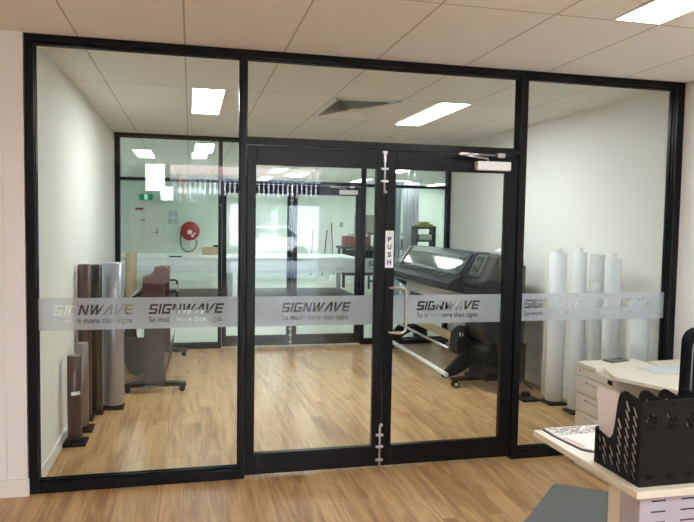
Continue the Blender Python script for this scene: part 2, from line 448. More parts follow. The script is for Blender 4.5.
def film(x0, x1, z0, z1, y, words):
    """frosted band with the words left clear"""
    mt = Matrix.Translation((0, y, 0)) @ Matrix.Rotation(PI/2, 4, 'X')
    b = MB()
    def rect(a, c, d, e): b.quad([(a, y, d), (c, y, d), (c, y, e), (a, y, e)])
    zs = [z0, z0+.014, z0+.080, z0+.158, z1]
    rect(x0, x1, zs[0], zs[1]); rect(x0, x1, zs[3], zs[4])
    for lo, hi, src, ox, oz, k in ((zs[2], zs[3], LOGO, 0, z0+.090, 1), (zs[1], zs[2], SUB, .004, z0+.028, 1.15)):
        cur = x0
        for wx in words:
            a, c = wx-.01, wx+.485
            rect(cur, a, lo, hi)
            w = max(p[0] for l in src for p in l)
            # word cell cut at letter groups so that each fill stays simple
            b._add(word_cell(src, ox, oz-lo, k, hi-lo).copy(), Matrix.Translation((a, 0, lo)) @ mt)
            cur = c
        rect(cur, x1, lo, hi)
    return b

# ------------------------------------------------------------------ partition builder (used twice)
def partition(Y, xs, tag_, front):
    """xs: dict of x positions; front face of the frame at Y"""
    side = 'front' if front else 'rear'
    D = .10; zt0, zt1 = 2.124, 2.162
    f = MB()
    f.box(xs['a'], xs['b2'], Y, Y+D, 2.658, H, .003)
    f.box(xs['a'], xs['a2'], Y, Y+D, 0, 2.658, .003)
    f.box(xs['b'], xs['b2'], Y, Y+D, 0, 2.658, .003)
    f.box(xs['p'], xs['p2'], Y, Y+D, 0, 2.658, .003)
    f.box(xs['q'], xs['q2'], Y, Y+D, 0, 2.658, .003)
    f.box(xs['p2'], xs['q'], Y, Y+D, zt0, zt1, .003)
    f.box(xs['a2'], xs['p'], Y, Y+D, 0, .062, .003)
    f.box(xs['q2'], xs['b'], Y, Y+D, 0, .062, .003)
    # glazing beads
    for u, v, z0, z1 in ((xs['a2'], xs['p'], .062, 2.658), (xs['q2'], xs['b'], .062, 2.658), (xs['p2'], xs['q'], zt1, 2.658)):
        for yy in (Y+.03, Y+.062):
            f.box(u, v, yy, yy+.012, z1-.012, z1); f.box(u, v, yy, yy+.012, z0, z0+.012)
            f.box(u, u+.006, yy, yy+.012, z0, z1); f.box(v-.006, v, yy, yy+.012, z0, z1)
    if not front:
        f.box(xs['a2'], xs['p'], Y, Y+D, zt0, zt1, .003); f.box(xs['q2'], xs['b'], Y, Y+D, zt0, zt1, .003)
    struct('wall_partition_'+side, f, M['frame'], 'black framed glazed partition, %s one' % ('nearest with the push sign' if front else 'further back behind the print room'), 'partition')
    g = M['glass'] if front else M['bglass']
    i0 = 0 if front else 4
    z0b, z1b = .972, 1.166
    def win(k, x0, x1, z0, z1, label, words=None):
        t = thing('window_%d' % (i0+k), label, 'window', ((x0+x1)/2, Y+.05, z0), kind='structure')
        obj('glass_pane', MB().box(x0, x1, Y+.046, Y+.056, z0, z1), g, t)
        if words is not None: obj('frosted_band', film(x0, x1, z0b, z1b, Y+.0585, words), M['film'], t, 'frosted strip with clear cut-out lettering')
        return t
    dx = xs['p']-1.235
    nm = 'front' if front else 'rear'
    win(1, xs['a2'], xs['p'], .062, 2.658, 'tall fixed glass pane at the left of the %s partition' % nm, [.138+dx, .682+dx])
    win(2, xs['q2'], xs['b'], .062, 2.658, 'tall fixed glass pane at the right of the %s partition' % nm, [3.228+dx, 3.805+dx])
    win(3, xs['p2'], xs['q'], zt1, 2.658, 'wide glass pane above the double doors of the %s partition' % nm)
    # door leaves
    for k, (x0, x1, g0, g1, wx) in enumerate(((xs['p2']+.004, 2.180+dx, 1.334+dx, 2.117+dx, 1.505+dx), (2.187+dx, xs['q']-.004, 2.250+dx, 3.040+dx, 2.422+dx))):
        y0, y1 = Y+.012, Y+.057
        lab = ('left leaf of the %s black framed glass double door' if k == 0 else 'right leaf of the %s black framed glass double door with closer') % nm
        t = thing('door_%d' % ((1 if front else 3)+k), lab, 'door', ((x0+x1)/2, Y+.03, 0), kind='structure')
        s = MB()
        s.box(x0, g0, y0, y1, .018, 2.118, .003); s.box(g1, x1, y0, y1, .018, 2.118, .003)
        s.box(g0, g1, y0, y1, .018, .154, .003); s.box(g0, g1, y0, y1, 2.0, 2.118, .003)
        obj('door_frame', s, M['frame'], t)
        obj('glass_pane', MB().box(g0, g1, Y+.030, Y+.040, .154, 2.0), g, t)
        obj('frosted_band', film(g0, g1, z0b, z1b, Y+.0425, [wx]), M['film'], t, 'frosted strip with clear cut-out lettering')
        yf = y0
        if k == 0:
            for z0, z1, tip in ((1.84, 2.116, 1.85), (.012, .30, .30)):
                b = MB(); xx = x1-.012
                b.cyl((xx, yf-.012, z0), .006, z1-z0, seg=12)
                b.lathe([(0, -.012), (.008, -.009), (.012, 0), (.008, .009), (0, .012)], (xx+.008, yf-.014, tip), 12)
                for q in ((.06, .14) if z0 > 1 else (.05, .14, .22)):
                    zz = z0+q if z0 < 1 else z0+q+.02
                    b.box(xx-.024, xx+.024, yf-.02, yf, zz-.007, zz+.007, .002)
                if z0 > 1: b.box(xx-.016, xx+.016, yf-.02, yf+.004, 2.098, 2.116, .002); b.box(xx-.009, xx+.009, yf-.02, yf, 2.04, 2.10, .003)
                obj('door_bolt', b, M['alu'], t, 'silver barrel bolt')
        if k == 1:
            hx = 2.186+dx; bx = 2.318+dx
            if front:
                pts = []
                z1, z0 = 1.222, .925
                r = .035
                pts.append((hx+.012, yf+.001, z1)); pts.append((hx+.04, yf-.035, z1))
                pts.append((bx-r, yf-.062, z1))
                for a in range(1, 6): th = a/6*PI/2; pts.append((bx-r+r*math.sin(th), yf-.062, z1-r+r*math.cos(th)))
                pts.append((bx, yf-.062, z1-r)); pts.append((bx, yf-.062, z0+r))
                for a in range(1, 6): th = a/6*PI/2; pts.append((bx-r+r*math.cos(th), yf-.062, z0+r-r*math.sin(th)))
                pts.append((bx-r, yf-.062, z0)); pts.append((hx+.04, yf-.035, z0)); pts.append((hx+.012, yf+.001, z0))
                obj('door_handle', MB().tube(pts, .0115, 14), M['steel'], t, 'brushed steel pull handle')
                sg = obj('push_sign', MB().box(2.184+dx, 2.242+dx, yf-.004, yf, 1.352, 1.597, .001), M['white'], t, 'white vertical sign reading PUSH')
                ink = MB()
                for ch, zz in zip('PUSH', (1.535, 1.485, 1.435, 1.385)):
                    lp = text_loops(ch, 0, .035, .026, .034)
                    ink.plate(lp, .001, Matrix.Translation((2.200+dx, yf-.0046, zz-.012)) @ Matrix.Rotation(PI/2, 4, 'X'))
                obj('sign_lettering', ink, M['navy'], sg)
            c = MB().box(2.802+dx, 3.046+dx, yf-.055, yf, 2.013, 2.072, .004)
            obj('door_closer', c, M['white'], t, 'pale grey door closer box')
            a = MB()
            a.box(2.945+dx, 3.0+dx, yf-.06, yf-.012, 2.098, 2.128, .003)
            a.tube([(2.97+dx, yf-.04, 2.112), (2.67+dx, yf-.075, 2.116)], .006, 8)
            a.tube([(2.665+dx, yf-.075, 2.108), (2.882+dx, yf-.04, 2.090), (2.882+dx, yf-.035, 2.066)], .007, 8)
            a.box(2.655+dx, 2.72+dx, yf-.09, yf-.066, 2.104, 2.122, .003)
            obj('closer_arm', a, M['alu'], t, 'silver folding closer arm')
partition(0.0, dict(a=0.006, a2=.052, p=1.235, p2=1.274, q=3.130, q2=3.183, b=4.375, b2=4.43), 'front', True)
partition(YB-.02, dict(a=0.032, a2=.092, p=1.292, p2=1.332, q=3.178, q2=3.228, b=4.405, b2=4.47) if False else dict(a=0.032, a2=.085, p=1.285, p2=1.325, q=3.171, q2=3.221, b=4.376, b2=4.428), 'rear', False)

# ------------------------------------------------------------------ ceiling lights, air vent
def ceiling_light(x0, x1, y0, y1, label, m='light'):
    t = thing('ceiling_light', label, 'light', ((x0+x1)/2, (y0+y1)/2, H-.012))
    fr = MB()
    fr.box(x0-.012, x1+.012, y0-.012, y0, H-.010, H); fr.box(x0-.012, x1+.012, y1, y1+.012, H-.010, H)
    fr.box(x0-.012, x0, y0, y1, H-.010, H); fr.box(x1, x1+.012, y0, y1, H-.010, H)
    obj('frame', fr, M['white'], t)
    obj('diffuser', MB().box(x0, x1, y0, y1, H-.007, H-.001), M[m], t)
    return t
ceiling_light(.95, 1.20, 1.30, 2.55, 'lit rectangular ceiling light seen through the left pane')
ceiling_light(3.05, 3.31, 1.27, 2.60, 'lit ceiling light right of the air vent, above the doors')
ceiling_light(3.02, 3.275, -2.40, -1.17, 'lit ceiling light nearest the camera at the top right')
ceiling_light(-2.2, -1.945, -4.2, -3.0, 'unseen ceiling light added at the far left to brighten the front room', 'lightf')  # added fill for the front room, never in view
for k, (x, y) in enumerate(((1.82, -5.75), (2.9, -5.75), (2.36, -5.75), (2.2, -8.2), (3.4, -8.2))):  # added fill lights, placed where their mirror images stay hidden
    ceiling_light(x, x+.27, y, y+1.22, ['first', 'second', 'third', 'fourth', 'fifth'][k] + ' unseen ceiling light added behind the camera to brighten the front room', 'lightf')
for x, y0, y1, lb in ((.21, 6.4, 7.65, 'lit workshop ceiling light nearest the left wall'),
                  (1.13, 5.2, 6.4, 'lit workshop ceiling light just beyond the rear left pane'),
                  (2.70, 9.0, 10.3, 'lit workshop ceiling light over the cutting table, left of two'),
                  (3.34, 10.1, 11.4, 'lit workshop ceiling light right of the one over the table'),
                  (2.72, 11.6, 12.9, 'lit workshop ceiling light furthest back on the left'),
                  (2.75, 6.15, 7.4, 'hidden workshop ceiling light added for the glint on the printer window'),  # added behind the door header, only to put a glint on the hood
                  (5.10, 11.35, 12.6, 'lit workshop ceiling light over the shelving'),
                  (5.05, 7.9, 9.1, 'lit workshop ceiling light seen left in the right door'),
                  (7.4, 12.2, 13.4, 'lit workshop ceiling light furthest to the right')):
    ceiling_light(x-.13, x+.13, y0, y1, lb, 'lightw')

t = thing('air_vent', 'square slatted air conditioning vent in the print room ceiling', 'vent', (2.49, 1.86, H-.02))
vx0, vx1, vy0, vy1 = 2.12, 2.70, 1.34, 2.38
fr = MB()
for a, b, c, d in ((vx0, vx1, vy0, vy0+.03), (vx0, vx1, vy1-.03, vy1), (vx0, vx0+.03, vy0, vy1), (vx1-.03, vx1, vy0, vy1)):
    fr.box(a, b, c, d, H-.014, H, .002)
obj('frame', fr, M['wallR'], t)
cx, cy = (vx0+vx1)/2, (vy0+vy1)/2
obj('backing', MB().box(vx0+.03, vx1-.03, vy0+.03, vy1-.03, H-.003, H-.001), M['tgrey'], t)
obj('slat_shade_patch', MB().prism([(vx0+.03, vy0+.05), (cx-.08, cy-.22), (cx-.08, cy+.06), (vx0+.03, vy1-.35)], H-.0045, H-.003, 'Z'), M['black'], t)  # flat black patch painting the shade between the left slats
for k in range(6):
    s = k/6
    a0, a1 = vx0+.035+(cx-vx0-.09)*s, vx1-.035-(cx-vx0-.09)*s
    b0, b1 = vy0+.035+(cy-vy0-.13)*s, vy1-.035-(cy-vy0-.13)*s
    sl = MB(); wd = .022
    for (p, q, dn) in (((a0, b0), (a1, b0), (0, 1)), ((a1, b0), (a1, b1), (-1, 0)), ((a1, b1), (a0, b1), (0, -1)), ((a0, b1), (a0, b0), (1, 0))):
        z0, z1 = H-.018, H-.005
        for dz in (0, .0015):
            sl.quad([(p[0], p[1], z0+dz), (q[0], q[1], z0+dz), (q[0]+dn[0]*wd, q[1]+dn[1]*wd, z1+dz), (p[0]+dn[0]*wd, p[1]+dn[1]*wd, z1+dz)])
    obj('louvre', sl, M['ceilw'], t)
obj('blade', MB().box(cx-.05, cx+.05, cy-.09, cy+.09, H-.018, H-.012, .002), M['ceilw'], t)

# ------------------------------------------------------------------ vinyl rolls on square feet, left
def roll(name, x, y, r, z1, m, label, foot=.085, footm='black', lean=None, group=None, cap=None, z0=.035, footyaw=0, core=True):
    t = thing(name, label, 'roll', (x, y, 0), group)
    b = MB()
    e = .006
    b.lathe([(r*.45, z1-.004), (r*.5, z1), (r-e, z1), (r, z1-e), (r, z0+e), (r-e, z0), (r*.45, z0), (r*.45, z1-.004)] if core else
            [(0, z1), (r-e, z1), (r, z1-e), (r, z0+e), (r-e, z0), (0, z0)], (x, y, 0), 36)
    obj('vinyl', b, m, t)
    if foot:
        f = MB().prism([(x-foot, y-foot), (x+foot, y-foot), (x+foot, y+foot), (x-foot, y+foot)], 0.0, .022, 'Z', .004)
        f.cyl((x, y, .02), r*.42, .10, seg=20)
        obj('foot', f, M[footm], t)
    if cap == 'plug':
        c = MB().lathe([(r*.42, z1-.08), (r*.42, z1+.035), (r*.36, z1+.04), (r*.2, z1+.04), (r*.18, z1-.02), (0, z1-.02)], (x, y, 0), 24)
        obj('end_plug', c, M['white'], t)
    if cap == 'ring':
        c = MB().lathe([(r*.38, z1-.05), (r*.46, z1+.003), (r*.3, z1+.004), (r*.25, z1-.05)], (x, y, 0), 24)
        obj('core', c, M['card'], t)
    return t
a = roll('vinyl_roll', .117, .90, .050, .652, M['foilbrown'], 'short brown metallic roll standing on a square black foot', cap='ring')
obj('paper_label', MB().prism([(.117+.0512*math.cos(t_), .90+.0512*math.sin(t_)) for t_ in [-1.9+.12*k for k in range(12)]] + [(.117+.0503*math.cos(t_), .90+.0503*math.sin(t_)) for t_ in [-.58-.12*k for k in range(12)]], .37, .395, 'Z'), M['white'], a)
roll('vinyl_roll', .118, 1.22, .050, .685, M['foilgrey'], 'short grey metallic roll just behind the short brown roll', cap='ring')
roll('vinyl_roll', .101, 1.50, .052, 1.275, M['foilbrown'], 'tall brown metallic roll against the left wall', foot=.068)
roll('vinyl_roll', .168, 1.66, .048, 1.262, M['foilblack'], 'tall black roll between the tall brown and silver rolls', foot=.055)
roll('vinyl_roll', .287, 1.82, .090, 1.27, M['foilsilver'], 'tall thick silver roll on a black foot, left side', foot=.088)
roll('cardboard_tube', .237, 4.18, .065, 1.245, M['beige'], 'tall beige tube standing behind the silver roll', foot=0, z0=0)

# ------------------------------------------------------------------ cutter on stand, left
t = thing('vinyl_cutter', 'brown vinyl cutter on a wheeled stand behind the left pane', 'cutting machine', (.60, 3.05, 0))
prof = [(.50, 1.05), (.505, 1.11), (.58, 1.135), (.615, 1.19), (.66, 1.215), (.72, 1.205), (.742, 1.17), (.745, 1.06), (.68, 1.03)]
obj('cutter_body', MB().prism([(.53, 1.03), (.54, 1.075), (.60, 1.095), (.66, 1.095), (.68, 1.08), (.68, 1.03)], 2.36, 3.95, 'Y', .006), M['dark3'], t)
obj('end_cover', MB().prism(prof, 2.22, 2.38, 'Y', .012), M['cutpink'], t, 'dusty rose end cover')
obj('end_cover', MB().prism([(.51, .98), (.52, 1.085), (.60, 1.10), (.68, 1.10), (.70, 1.08), (.70, .98)], 3.93, 4.06, 'Y', .012), M['cutpink'], t)
e = MB().box(.50, .695, 2.235, 2.38, .90, 1.05, .008)
for k in range(4): e.box(.505, .69, 2.228, 2.24, .92+.03*k, .93+.03*k, .002)
obj('drive_box', e, M['maroon'], t, 'dark maroon ribbed drive box')
for y in (2.30, 3.98):
    obj('column', MB().prism([(.51, .07), (.705, .07), (.69, .92), (.515, .92)], y-.035, y+.035, 'Y', .008), M['cutbrown'], t)
    f = MB().prism([(.32, .055), (.90, .055), (.90, .085), (.80, .10), (.42, .10), (.32, .085)], y-.035, y+.035, 'Y', .004)
    obj('foot_bar', f, M['black'], t)
    for x in (.36, .86):
        c = MB(); c.cyl((x, y-.012, .029), .029, .024, 'Y', 20); c.cyl((x, y, .05), .008, .02)
        obj('caster', c, M['black'], t)
obj('cross_bar', MB().box(.56, .64, 2.33, 3.95, .25, .31, .005), M['cutbrown'], t)
for pp in ([(.69, 2.29, .955), (.80, 2.29, .965), (.815, 2.29, .95), (.812, 2.29, .90)], [(.69, 3.9, .93), (.76, 3.9, .93), (.78, 3.9, .92), (.78, 3.9, .88)], [(.51, 2.35, .96), (.40, 2.35, .90), (.37, 2.35, .88)]):
    obj('media_arm', MB().tube(pp, .011, 8), M['black'], t)
for y in (2.42, 3.8): obj('media_rod', MB().tube([(.52, y, 1.04), (.34, y, .85)], .012, 8), M['alu'], t)
pts = [(.80, 2.6, .93), (.795, 2.6, .62), (.76, 2.6, .34), (.70, 2.6, .14)]
b = MB()
for i in range(3):
    for off in (0, .004):
        b.quad([(pts[i][0]+off, 2.42, pts[i][2]), (pts[i][0]+off, 3.85, pts[i][2]), (pts[i+1][0]+off, 3.85, pts[i+1][2]), (pts[i+1][0]+off, 2.42, pts[i+1][2])])
obj('catch_sheet', b, M['foilgrey'], t)
bk = [(.29, .50), (.31, .30), (.36, .17), (.44, .13), (.52, .17), (.54, .50), (.53, .50), (.51, .19), (.44, .145), (.37, .18), (.32, .31), (.30, .50)]
b = MB().prism(bk, 2.42, 3.85, 'Y'); b.prism([(.29, .50), (.31, .30), (.36, .17), (.44, .13), (.52, .17), (.54, .50)], 2.415, 2.425, 'Y')
b.tube([(.29, 2.42, .50), (.54, 2.42, .50)], .008, 8); b.tube([(.29, 2.42, .50), (.29, 3.85, .50)], .008, 8)
obj('catch_basket', b, M['fabric'], t, 'dark fabric catch basket')
obj('basket_wire', MB().tube([(.31, 2.43, .50), (.36, 2.43, .62), (.42, 2.43, .72), (.52, 2.43, .80)], .004, 6).tube([(.44, 2.43, .50), (.38, 2.43, .62), (.35, 2.43, .75)], .004, 6), M['black'], t)

# ------------------------------------------------------------------ large format printer, right
t = thing('large_format_printer', 'dark grey large format printer on a wheeled stand behind the right door', 'printer', (3.95, 3.05, 0))
Y0, Y1, Y2, Y3 = 1.68, 2.13, 4.20, 4.36
def P(y0, y1, prof, name, m, bev=.008, label=None, par=None): return obj(name, MB().prism(prof, y0, y1, 'Y', bev), M[m], par or t, label)
P(Y1, Y2, [(3.80, 1.30), (3.83, 1.335), (4.12, 1.335), (4.15, 1.28), (4.15, .80), (3.80, .80), (3.76, .93), (3.66, 1.10)], 'printer_body', 'dark', .008)
hood = P(Y1+.01, Y2-.01, [(3.655, 1.115), (3.645, 1.125), (3.785, 1.335), (3.83, 1.352), (3.98, 1.352), (3.98, 1.336), (3.83, 1.334), (3.80, 1.325)], 'hood', 'dark2', .003)
# hood frame edges and smoked window
sl = math.hypot(.14, .21); ux, uz = .14/sl, .21/sl
def slope(s, off): return (3.645+ux*s - uz*off, 1.125+uz*s + ux*off)
a0, a1 = slope(.035, .004), slope(.205, .004)
b0, b1 = slope(.035, .0085), slope(.205, .0085)
obj('window', MB().prism([a0, a1, b1, b0], Y1+.10, Y2-.10, 'Y'), M['smoke'], hood, 'smoked window')
P(Y2-.11, Y2-.02, [slope(-.005, .002), slope(.25, .002), slope(.25, .022), slope(-.005, .022)], 'hood_arm', 'dark2', .004)
P(Y1+.02, Y1+.10, [slope(-.005, .002), slope(.25, .002), slope(.25, .022), slope(-.005, .022)], 'hood_arm', 'dark', .004)
# front platen with ribs
P(Y1-.01, Y2+.05, [(3.66, 1.10), (3.69, 1.135), (3.56, 1.085), (3.50, 1.04), (3.50, .975), (3.56, .955), (3.76, .93)], 'platen', 'dark', .006)
for k in range(9):
    y = Y1+.10+k*.22
    obj('platen_rib', MB().prism([(3.675, 1.134), (3.675, 1.140), (3.557, 1.094), (3.557, 1.088)], y, y+.13, 'Y'), M['dark2'], t)
obj('output_rail', MB().tube([(3.555, Y1+.02, .940), (3.555, Y2-.05, .940)], .012, 10), M['alu'], t, 'bright metal output rail')
P(Y2, Y3, [(3.62, 1.06), (3.74, 1.26), (3.84, 1.34), (4.15, 1.34), (4.18, 1.28), (4.18, .82), (3.78, .80), (3.58, .93), (3.56, 1.02)], 'end_cover', 'dark', .012)
# control end
P(Y0, Y1, [(3.66, 1.08), (3.70, 1.13), (3.80, 1.33), (3.86, 1.35), (4.07, 1.34), (4.10, 1.30), (4.10, .48), (3.76, .48), (3.70, .60), (3.66, .92)], 'end_module', 'dark3', .014)
P(Y0-.012, Y0+.0, [(3.70, 1.07), (3.73, 1.12), (3.83, 1.31), (3.88, 1.33), (4.05, 1.32), (4.075, 1.28), (4.075, .50), (3.79, .50), (3.74, .62), (3.70, .92)], 'side_panel', 'dark3', .003)
P(Y1-.012, Y1+.012, [(3.64, 1.06), (3.68, 1.13), (3.79, 1.35), (3.86, 1.362), (4.07, 1.355), (4.09, 1.30), (4.09, .90), (3.68, .90)], 'seam_rib', 'dark2', .004)
def sl2(s, off):
    d = math.hypot(.10, .20); return (3.70+.10/d*s-.20/d*off, 1.13+.20/d*s+.10/d*off)
sc = P(Y0+.12, Y1-.06, [sl2(-.01, .002), sl2(.225, .002), sl2(.225, .022), sl2(-.01, .022)], 'control_panel', 'dark2', .006)
obj('touchscreen', MB().prism([sl2(.035, .023), sl2(.205, .023), sl2(.205, .025), sl2(.035, .025)], Y0+.17, Y1-.11, 'Y'), M['screen'], sc, 'dark touchscreen')
P(Y0+.1, Y1-.05, [(3.645, 1.045), (3.69, 1.075), (3.70, 1.06), (3.655, 1.02)], 'keypad_ledge', 'black', .003)
P(Y0+.02, Y1-.02, [(3.74, .12), (4.16, .12), (4.16, .48), (3.78, .48), (3.74, .42)], 'lower_cabinet', 'black', .008)
obj('ink_bay', MB().box(4.08, 4.27, 1.95, 2.3, .35, 1.24, .01), M['dark2'], t, 'grey rear ink bay')
# rolls of media
obj('media_roll', MB().cyl((3.78, Y1+.12, .845), .085, Y2-Y1-.25, 'Y', 32), M['rollw'], t, 'loaded roll of white media')
obj('media_core', MB().cyl((3.78, Y1+.02, .845), .03, Y2-Y1-.04, 'Y', 20), M['black'], t)
obj('takeup_tube', MB().cyl((3.72, Y1+.20, .42), .048, Y2-Y1-.25, 'Y', 28), M['beige'], t, 'beige take-up tube')
obj('deflector_rail', MB().tube([(3.60, Y1+.2, .33), (3.60, Y2-.05, .33)], .014, 10), M['alu'], t)
b = MB().prism([(3.60, .36), (3.62, .52), (3.70, .58), (3.80, .56), (3.90, .50), (3.92, .34), (3.84, .28), (3.66, .28)], Y1-.02, Y1+.20, 'Y', .015)
obj('takeup_motor', b, M['black'], t, 'black take-up motor housing')
obj('motor_label', MB().box(3.625, 3.665, Y1-.026, Y1-.020, .50, .535), M['white'], t)
obj('power_cable', MB().tube([(3.64, Y1-.03, .50), (3.66, Y1-.05, .60), (3.74, Y1-.06, .63), (3.82, Y1-.05, .60), (3.86, Y1-.03, .52)], .010, 8), M['black'], t)
# stand
for y in (Y1-.02, Y2-.06):
    obj('stand_leg', MB().prism([(3.84, .14), (4.02, .14), (4.02, .85), (3.88, .85)], y-.04, y+.04, 'Y', .006), M['black'], t)
    obj('stand_arm', MB().prism([(3.44, .09), (3.47, .14), (3.66, .33), (3.88, .42), (3.88, .26), (3.70, .16), (3.60, .10), (3.46, .075)], y-.03, y+.03, 'Y', .006), M['black'], t)
    f = MB().prism([(3.50, .07), (3.50, .095), (3.70, .115), (4.28, .115), (4.28, .075)], y-.16, y-.08, 'Y', .006)
    f.box(3.70, 3.90, y-.10, y+.02, .075, .115, .005)
    obj('foot_bar', f, M['black'], t)
    for x in (3.54, 4.22):
        c = MB(); c.cyl((x, y-.155, .036), .036, .022, 'Y', 20); c.cyl((x, y-.120, .036), .036, .022, 'Y', 20); c.cyl((x, y-.125, .05), .01, .03)
        obj('caster', c, M['black'], t)
        obj('caster_hub', MB().box(x-.018, x+.018, y-.165, y-.155, .02, .052, .004), M['alu'], t)
obj('loading_bar', MB().tube([(3.47, Y1-.08, .118), (3.47, Y2-.10, .118)], .024, 14), M['white'], t, 'pale grey floor bar')
obj('stand_beam', MB().box(3.90, 3.98, Y1, Y2-.06, .55, .63, .005), M['black'], t)
tag(obj('paper_offcut', MB().prism([(3.90, 1.70), (4.06, 1.69), (4.06, 2.05), (3.92, 2.09)], 1.352, 1.356, 'Z'), M['paper']), 'crumpled white paper lying on top of the printer', 'paper')
b = MB(); 
for k in range(5):
    b.lathe([(0, 0), (.035, .004), (.045, .02), (.03, .045), (0, .055)], (3.93+.03*(k % 3), 1.74+.05*k, 1.3575), 8)
tag(obj('crumpled_wrap', b, M['wrap']), 'small heap of clear wrap on top of the printer', 'wrap')

# ------------------------------------------------------------------ white rolls, right
R = [
 (4.270, 1.528, .027, 1.40, 'rollc', None, 0, 'slim cream roll at the left of the white rolls'),
 (4.218, 1.270, .080, 1.40, 'rollw', 'plug', .09, 'thick white roll second from the left, with a plug in its top'),
 (4.290, 1.128, .010, 1.38, 'rollc', None, 0, 'very thin pale tube squeezed between two thick white rolls'),
 (4.245, .965, .060, 1.42, 'rollw', 'plug', .075, 'white roll right of the thinnest tube, with a plug in its top'),
 (4.270, .745, .060, 1.41, 'wrap', None, .07, 'roll wrapped in crinkled plastic between the white rolls'),
 (4.270, .535, .066, 1.395, 'rollw', 'plug', .08, 'white roll right of the plastic wrapped one, with a small peg'),
 (4.350, .395, .037, 1.07, 'rollc', None, 0, 'short slim cream roll behind the desk corner'),
 (4.290, .215, .075, 1.08, 'rollw', None, .08, 'short thick white roll nearest the right black frame'),
]
for x, y, r, z1, m, cap, ft, lb in R:
    roll('vinyl_roll', x, y, r, z1, M[m], lb, foot=ft, cap=cap, group=None, z0=.035 if ft else 0)
tag(obj('roll_stand_base', MB().prism([(3.95, 1.34), (4.17-.05, 1.34), (4.12, 1.56), (3.95, 1.56)], 0, .025, 'Z', .005).box(4.0, 4.07, 1.42, 1.48, .02, .07, .006), M['black']), 'empty square black roll foot on the floor beside the white rolls', 'roll foot')
t = thing('wall_outlet', 'white double power outlet low on the right wall', 'outlet', (XR, 2.25, .54))
obj('outlet_plate', MB().box(XR-.01, XR, 2.19, 2.31, .55, .63, .003), M['white'], t)
obj('plug', MB().box(XR-.05, XR-.01, 2.25, 2.29, .57, .61, .006), M['black'], t, 'black plug')
tag(obj('power_cord', MB().tube([(XR-.05, 2.27, .585), (XR-.10, 2.26, .56), (XR-.13, 2.28, .42), (XR-.12, 2.22, .15), (XR-.13, 2.0, .03), (XR-.16, 1.75, .012)], .006, 8), M['black']), 'black power cord hanging from the wall outlet', 'cord')

# ------------------------------------------------------------------ front right: desks, pedestal, organiser, papers, chair, mat
tag(obj('floor_mat', MB().prism([(3.17, -.49), (3.20, -.475), (3.24, -.485), (3.95, -1.02), (3.3, -1.95), (2.50, -1.35), (2.46, -1.27), (2.48, -1.18)], 0.0, .008, 'Z', .002), M['rug']), 'blue grey carpet mat on the floor under the near desk', 'mat')
ZD = .72
def desk_top(poly, z, th, parent):
    b = MB().prism(poly, z-th, z, 'Z', .003)
    return obj('desktop', b, M['cream'], parent)
t = thing('desk', 'cream desk nearest the camera with the black file organiser', 'desk', (3.4, -1.82, 0))
desk_top([(2.453, -1.492), (2.460, -2.200), (4.38, -2.200), (4.38, -1.492)], ZD, .028, t)
obj('side_panel', MB().box(3.28, 3.31, -2.05, -1.55, 0, ZD-.028), M['cream'], t)
obj('side_panel', MB().box(4.32, 4.35, -2.05, -1.55, 0, ZD-.028), M['cream'], t)
obj('modesty_panel', MB().box(3.31, 4.32, -1.66, -1.64, .2, ZD-.028), M['cream'], t)
t = thing('filing_cabinet', 'pale lilac metal cabinet with slots under the near desk', 'cabinet', (2.9, -1.9, 0))
obj('body', MB().box(2.513, 3.25, -2.15, -2.045, 0.0, ZD-.034, .003), M['lav'], t)
for r_ in range(5):
    for c_ in range(3):
        obj('slot', MB().box(2.56+.125*c_, 2.61+.125*c_+.01, -2.1515, -2.149, .655-.04*r_, .660-.04*r_), M['dark3'], t)
obj('leg', MB().box(2.513, 2.57, -2.04, -1.965, 0, ZD-.03, .003), M['cream'], t)

# far desk with pedestal
t = thing('drawer_pedestal', 'cream drawer pedestal at the end of the far desk, with a black lock', 'drawers', (3.75, -.33, 0))
obj('body', MB().box(3.535, 3.97, -.60, -.16, 0, ZD-.026, .002), M['cream'], t)
obj('pedestal_top', MB().prism([(3.52, -.388), (3.52, -.15), (3.985, -.15), (3.985, -.388)], ZD-.025, ZD, 'Z', .002), M['cream'], t)
for k in range(6):
    z0, z1 = ((.638, .688), (.516, .632), (.394, .510), (.272, .388), (.150, .266), (.03, .144))[k]
    d = obj('drawer', MB().box(3.522, 3.535, -.596, -.165, z0, z1, .002), M['cream'], t)
    if k: obj('handle', MB().tube([(3.522, -.47, z1-.03), (3.504, -.47, z1-.03), (3.504, -.29, z1-.03), (3.522, -.29, z1-.03)], .004, 8), M['alu'], d, 'thin metal handle')
    else: obj('lock', MB().box(3.514, 3.522, -.560, -.520, .648, .676, .002), M['black'], d, 'black lock')
obj('sticker', MB().cyl((3.5205, -.20, .668), .009, .002, 'X', 16), M['salmon'], t)
t = thing('desk', 'cream desk further back against the right wall with a sheet of paper', 'desk', (4.0, -.8, 0))
desk_top([(3.575, -.389), (3.495, -.62), (3.60, -.86), (3.69, -1.05), (3.74, -1.12), (4.40, -1.12), (4.40, -.20), (4.02, -.24), (3.99, -.389)], ZD, .024, t)
obj('back_panel', MB().box(4.36, 4.385, -1.08, -.30, .05, ZD-.026), M['cream'], t)
obj('leg', MB().box(4.28, 4.33, -1.09, -1.04, 0, ZD-.026, .003), M['cream'], t)
obj('side_panel', MB().box(4.02, 4.38, -.30, -.275, 0, ZD-.026), M['cream'], t)

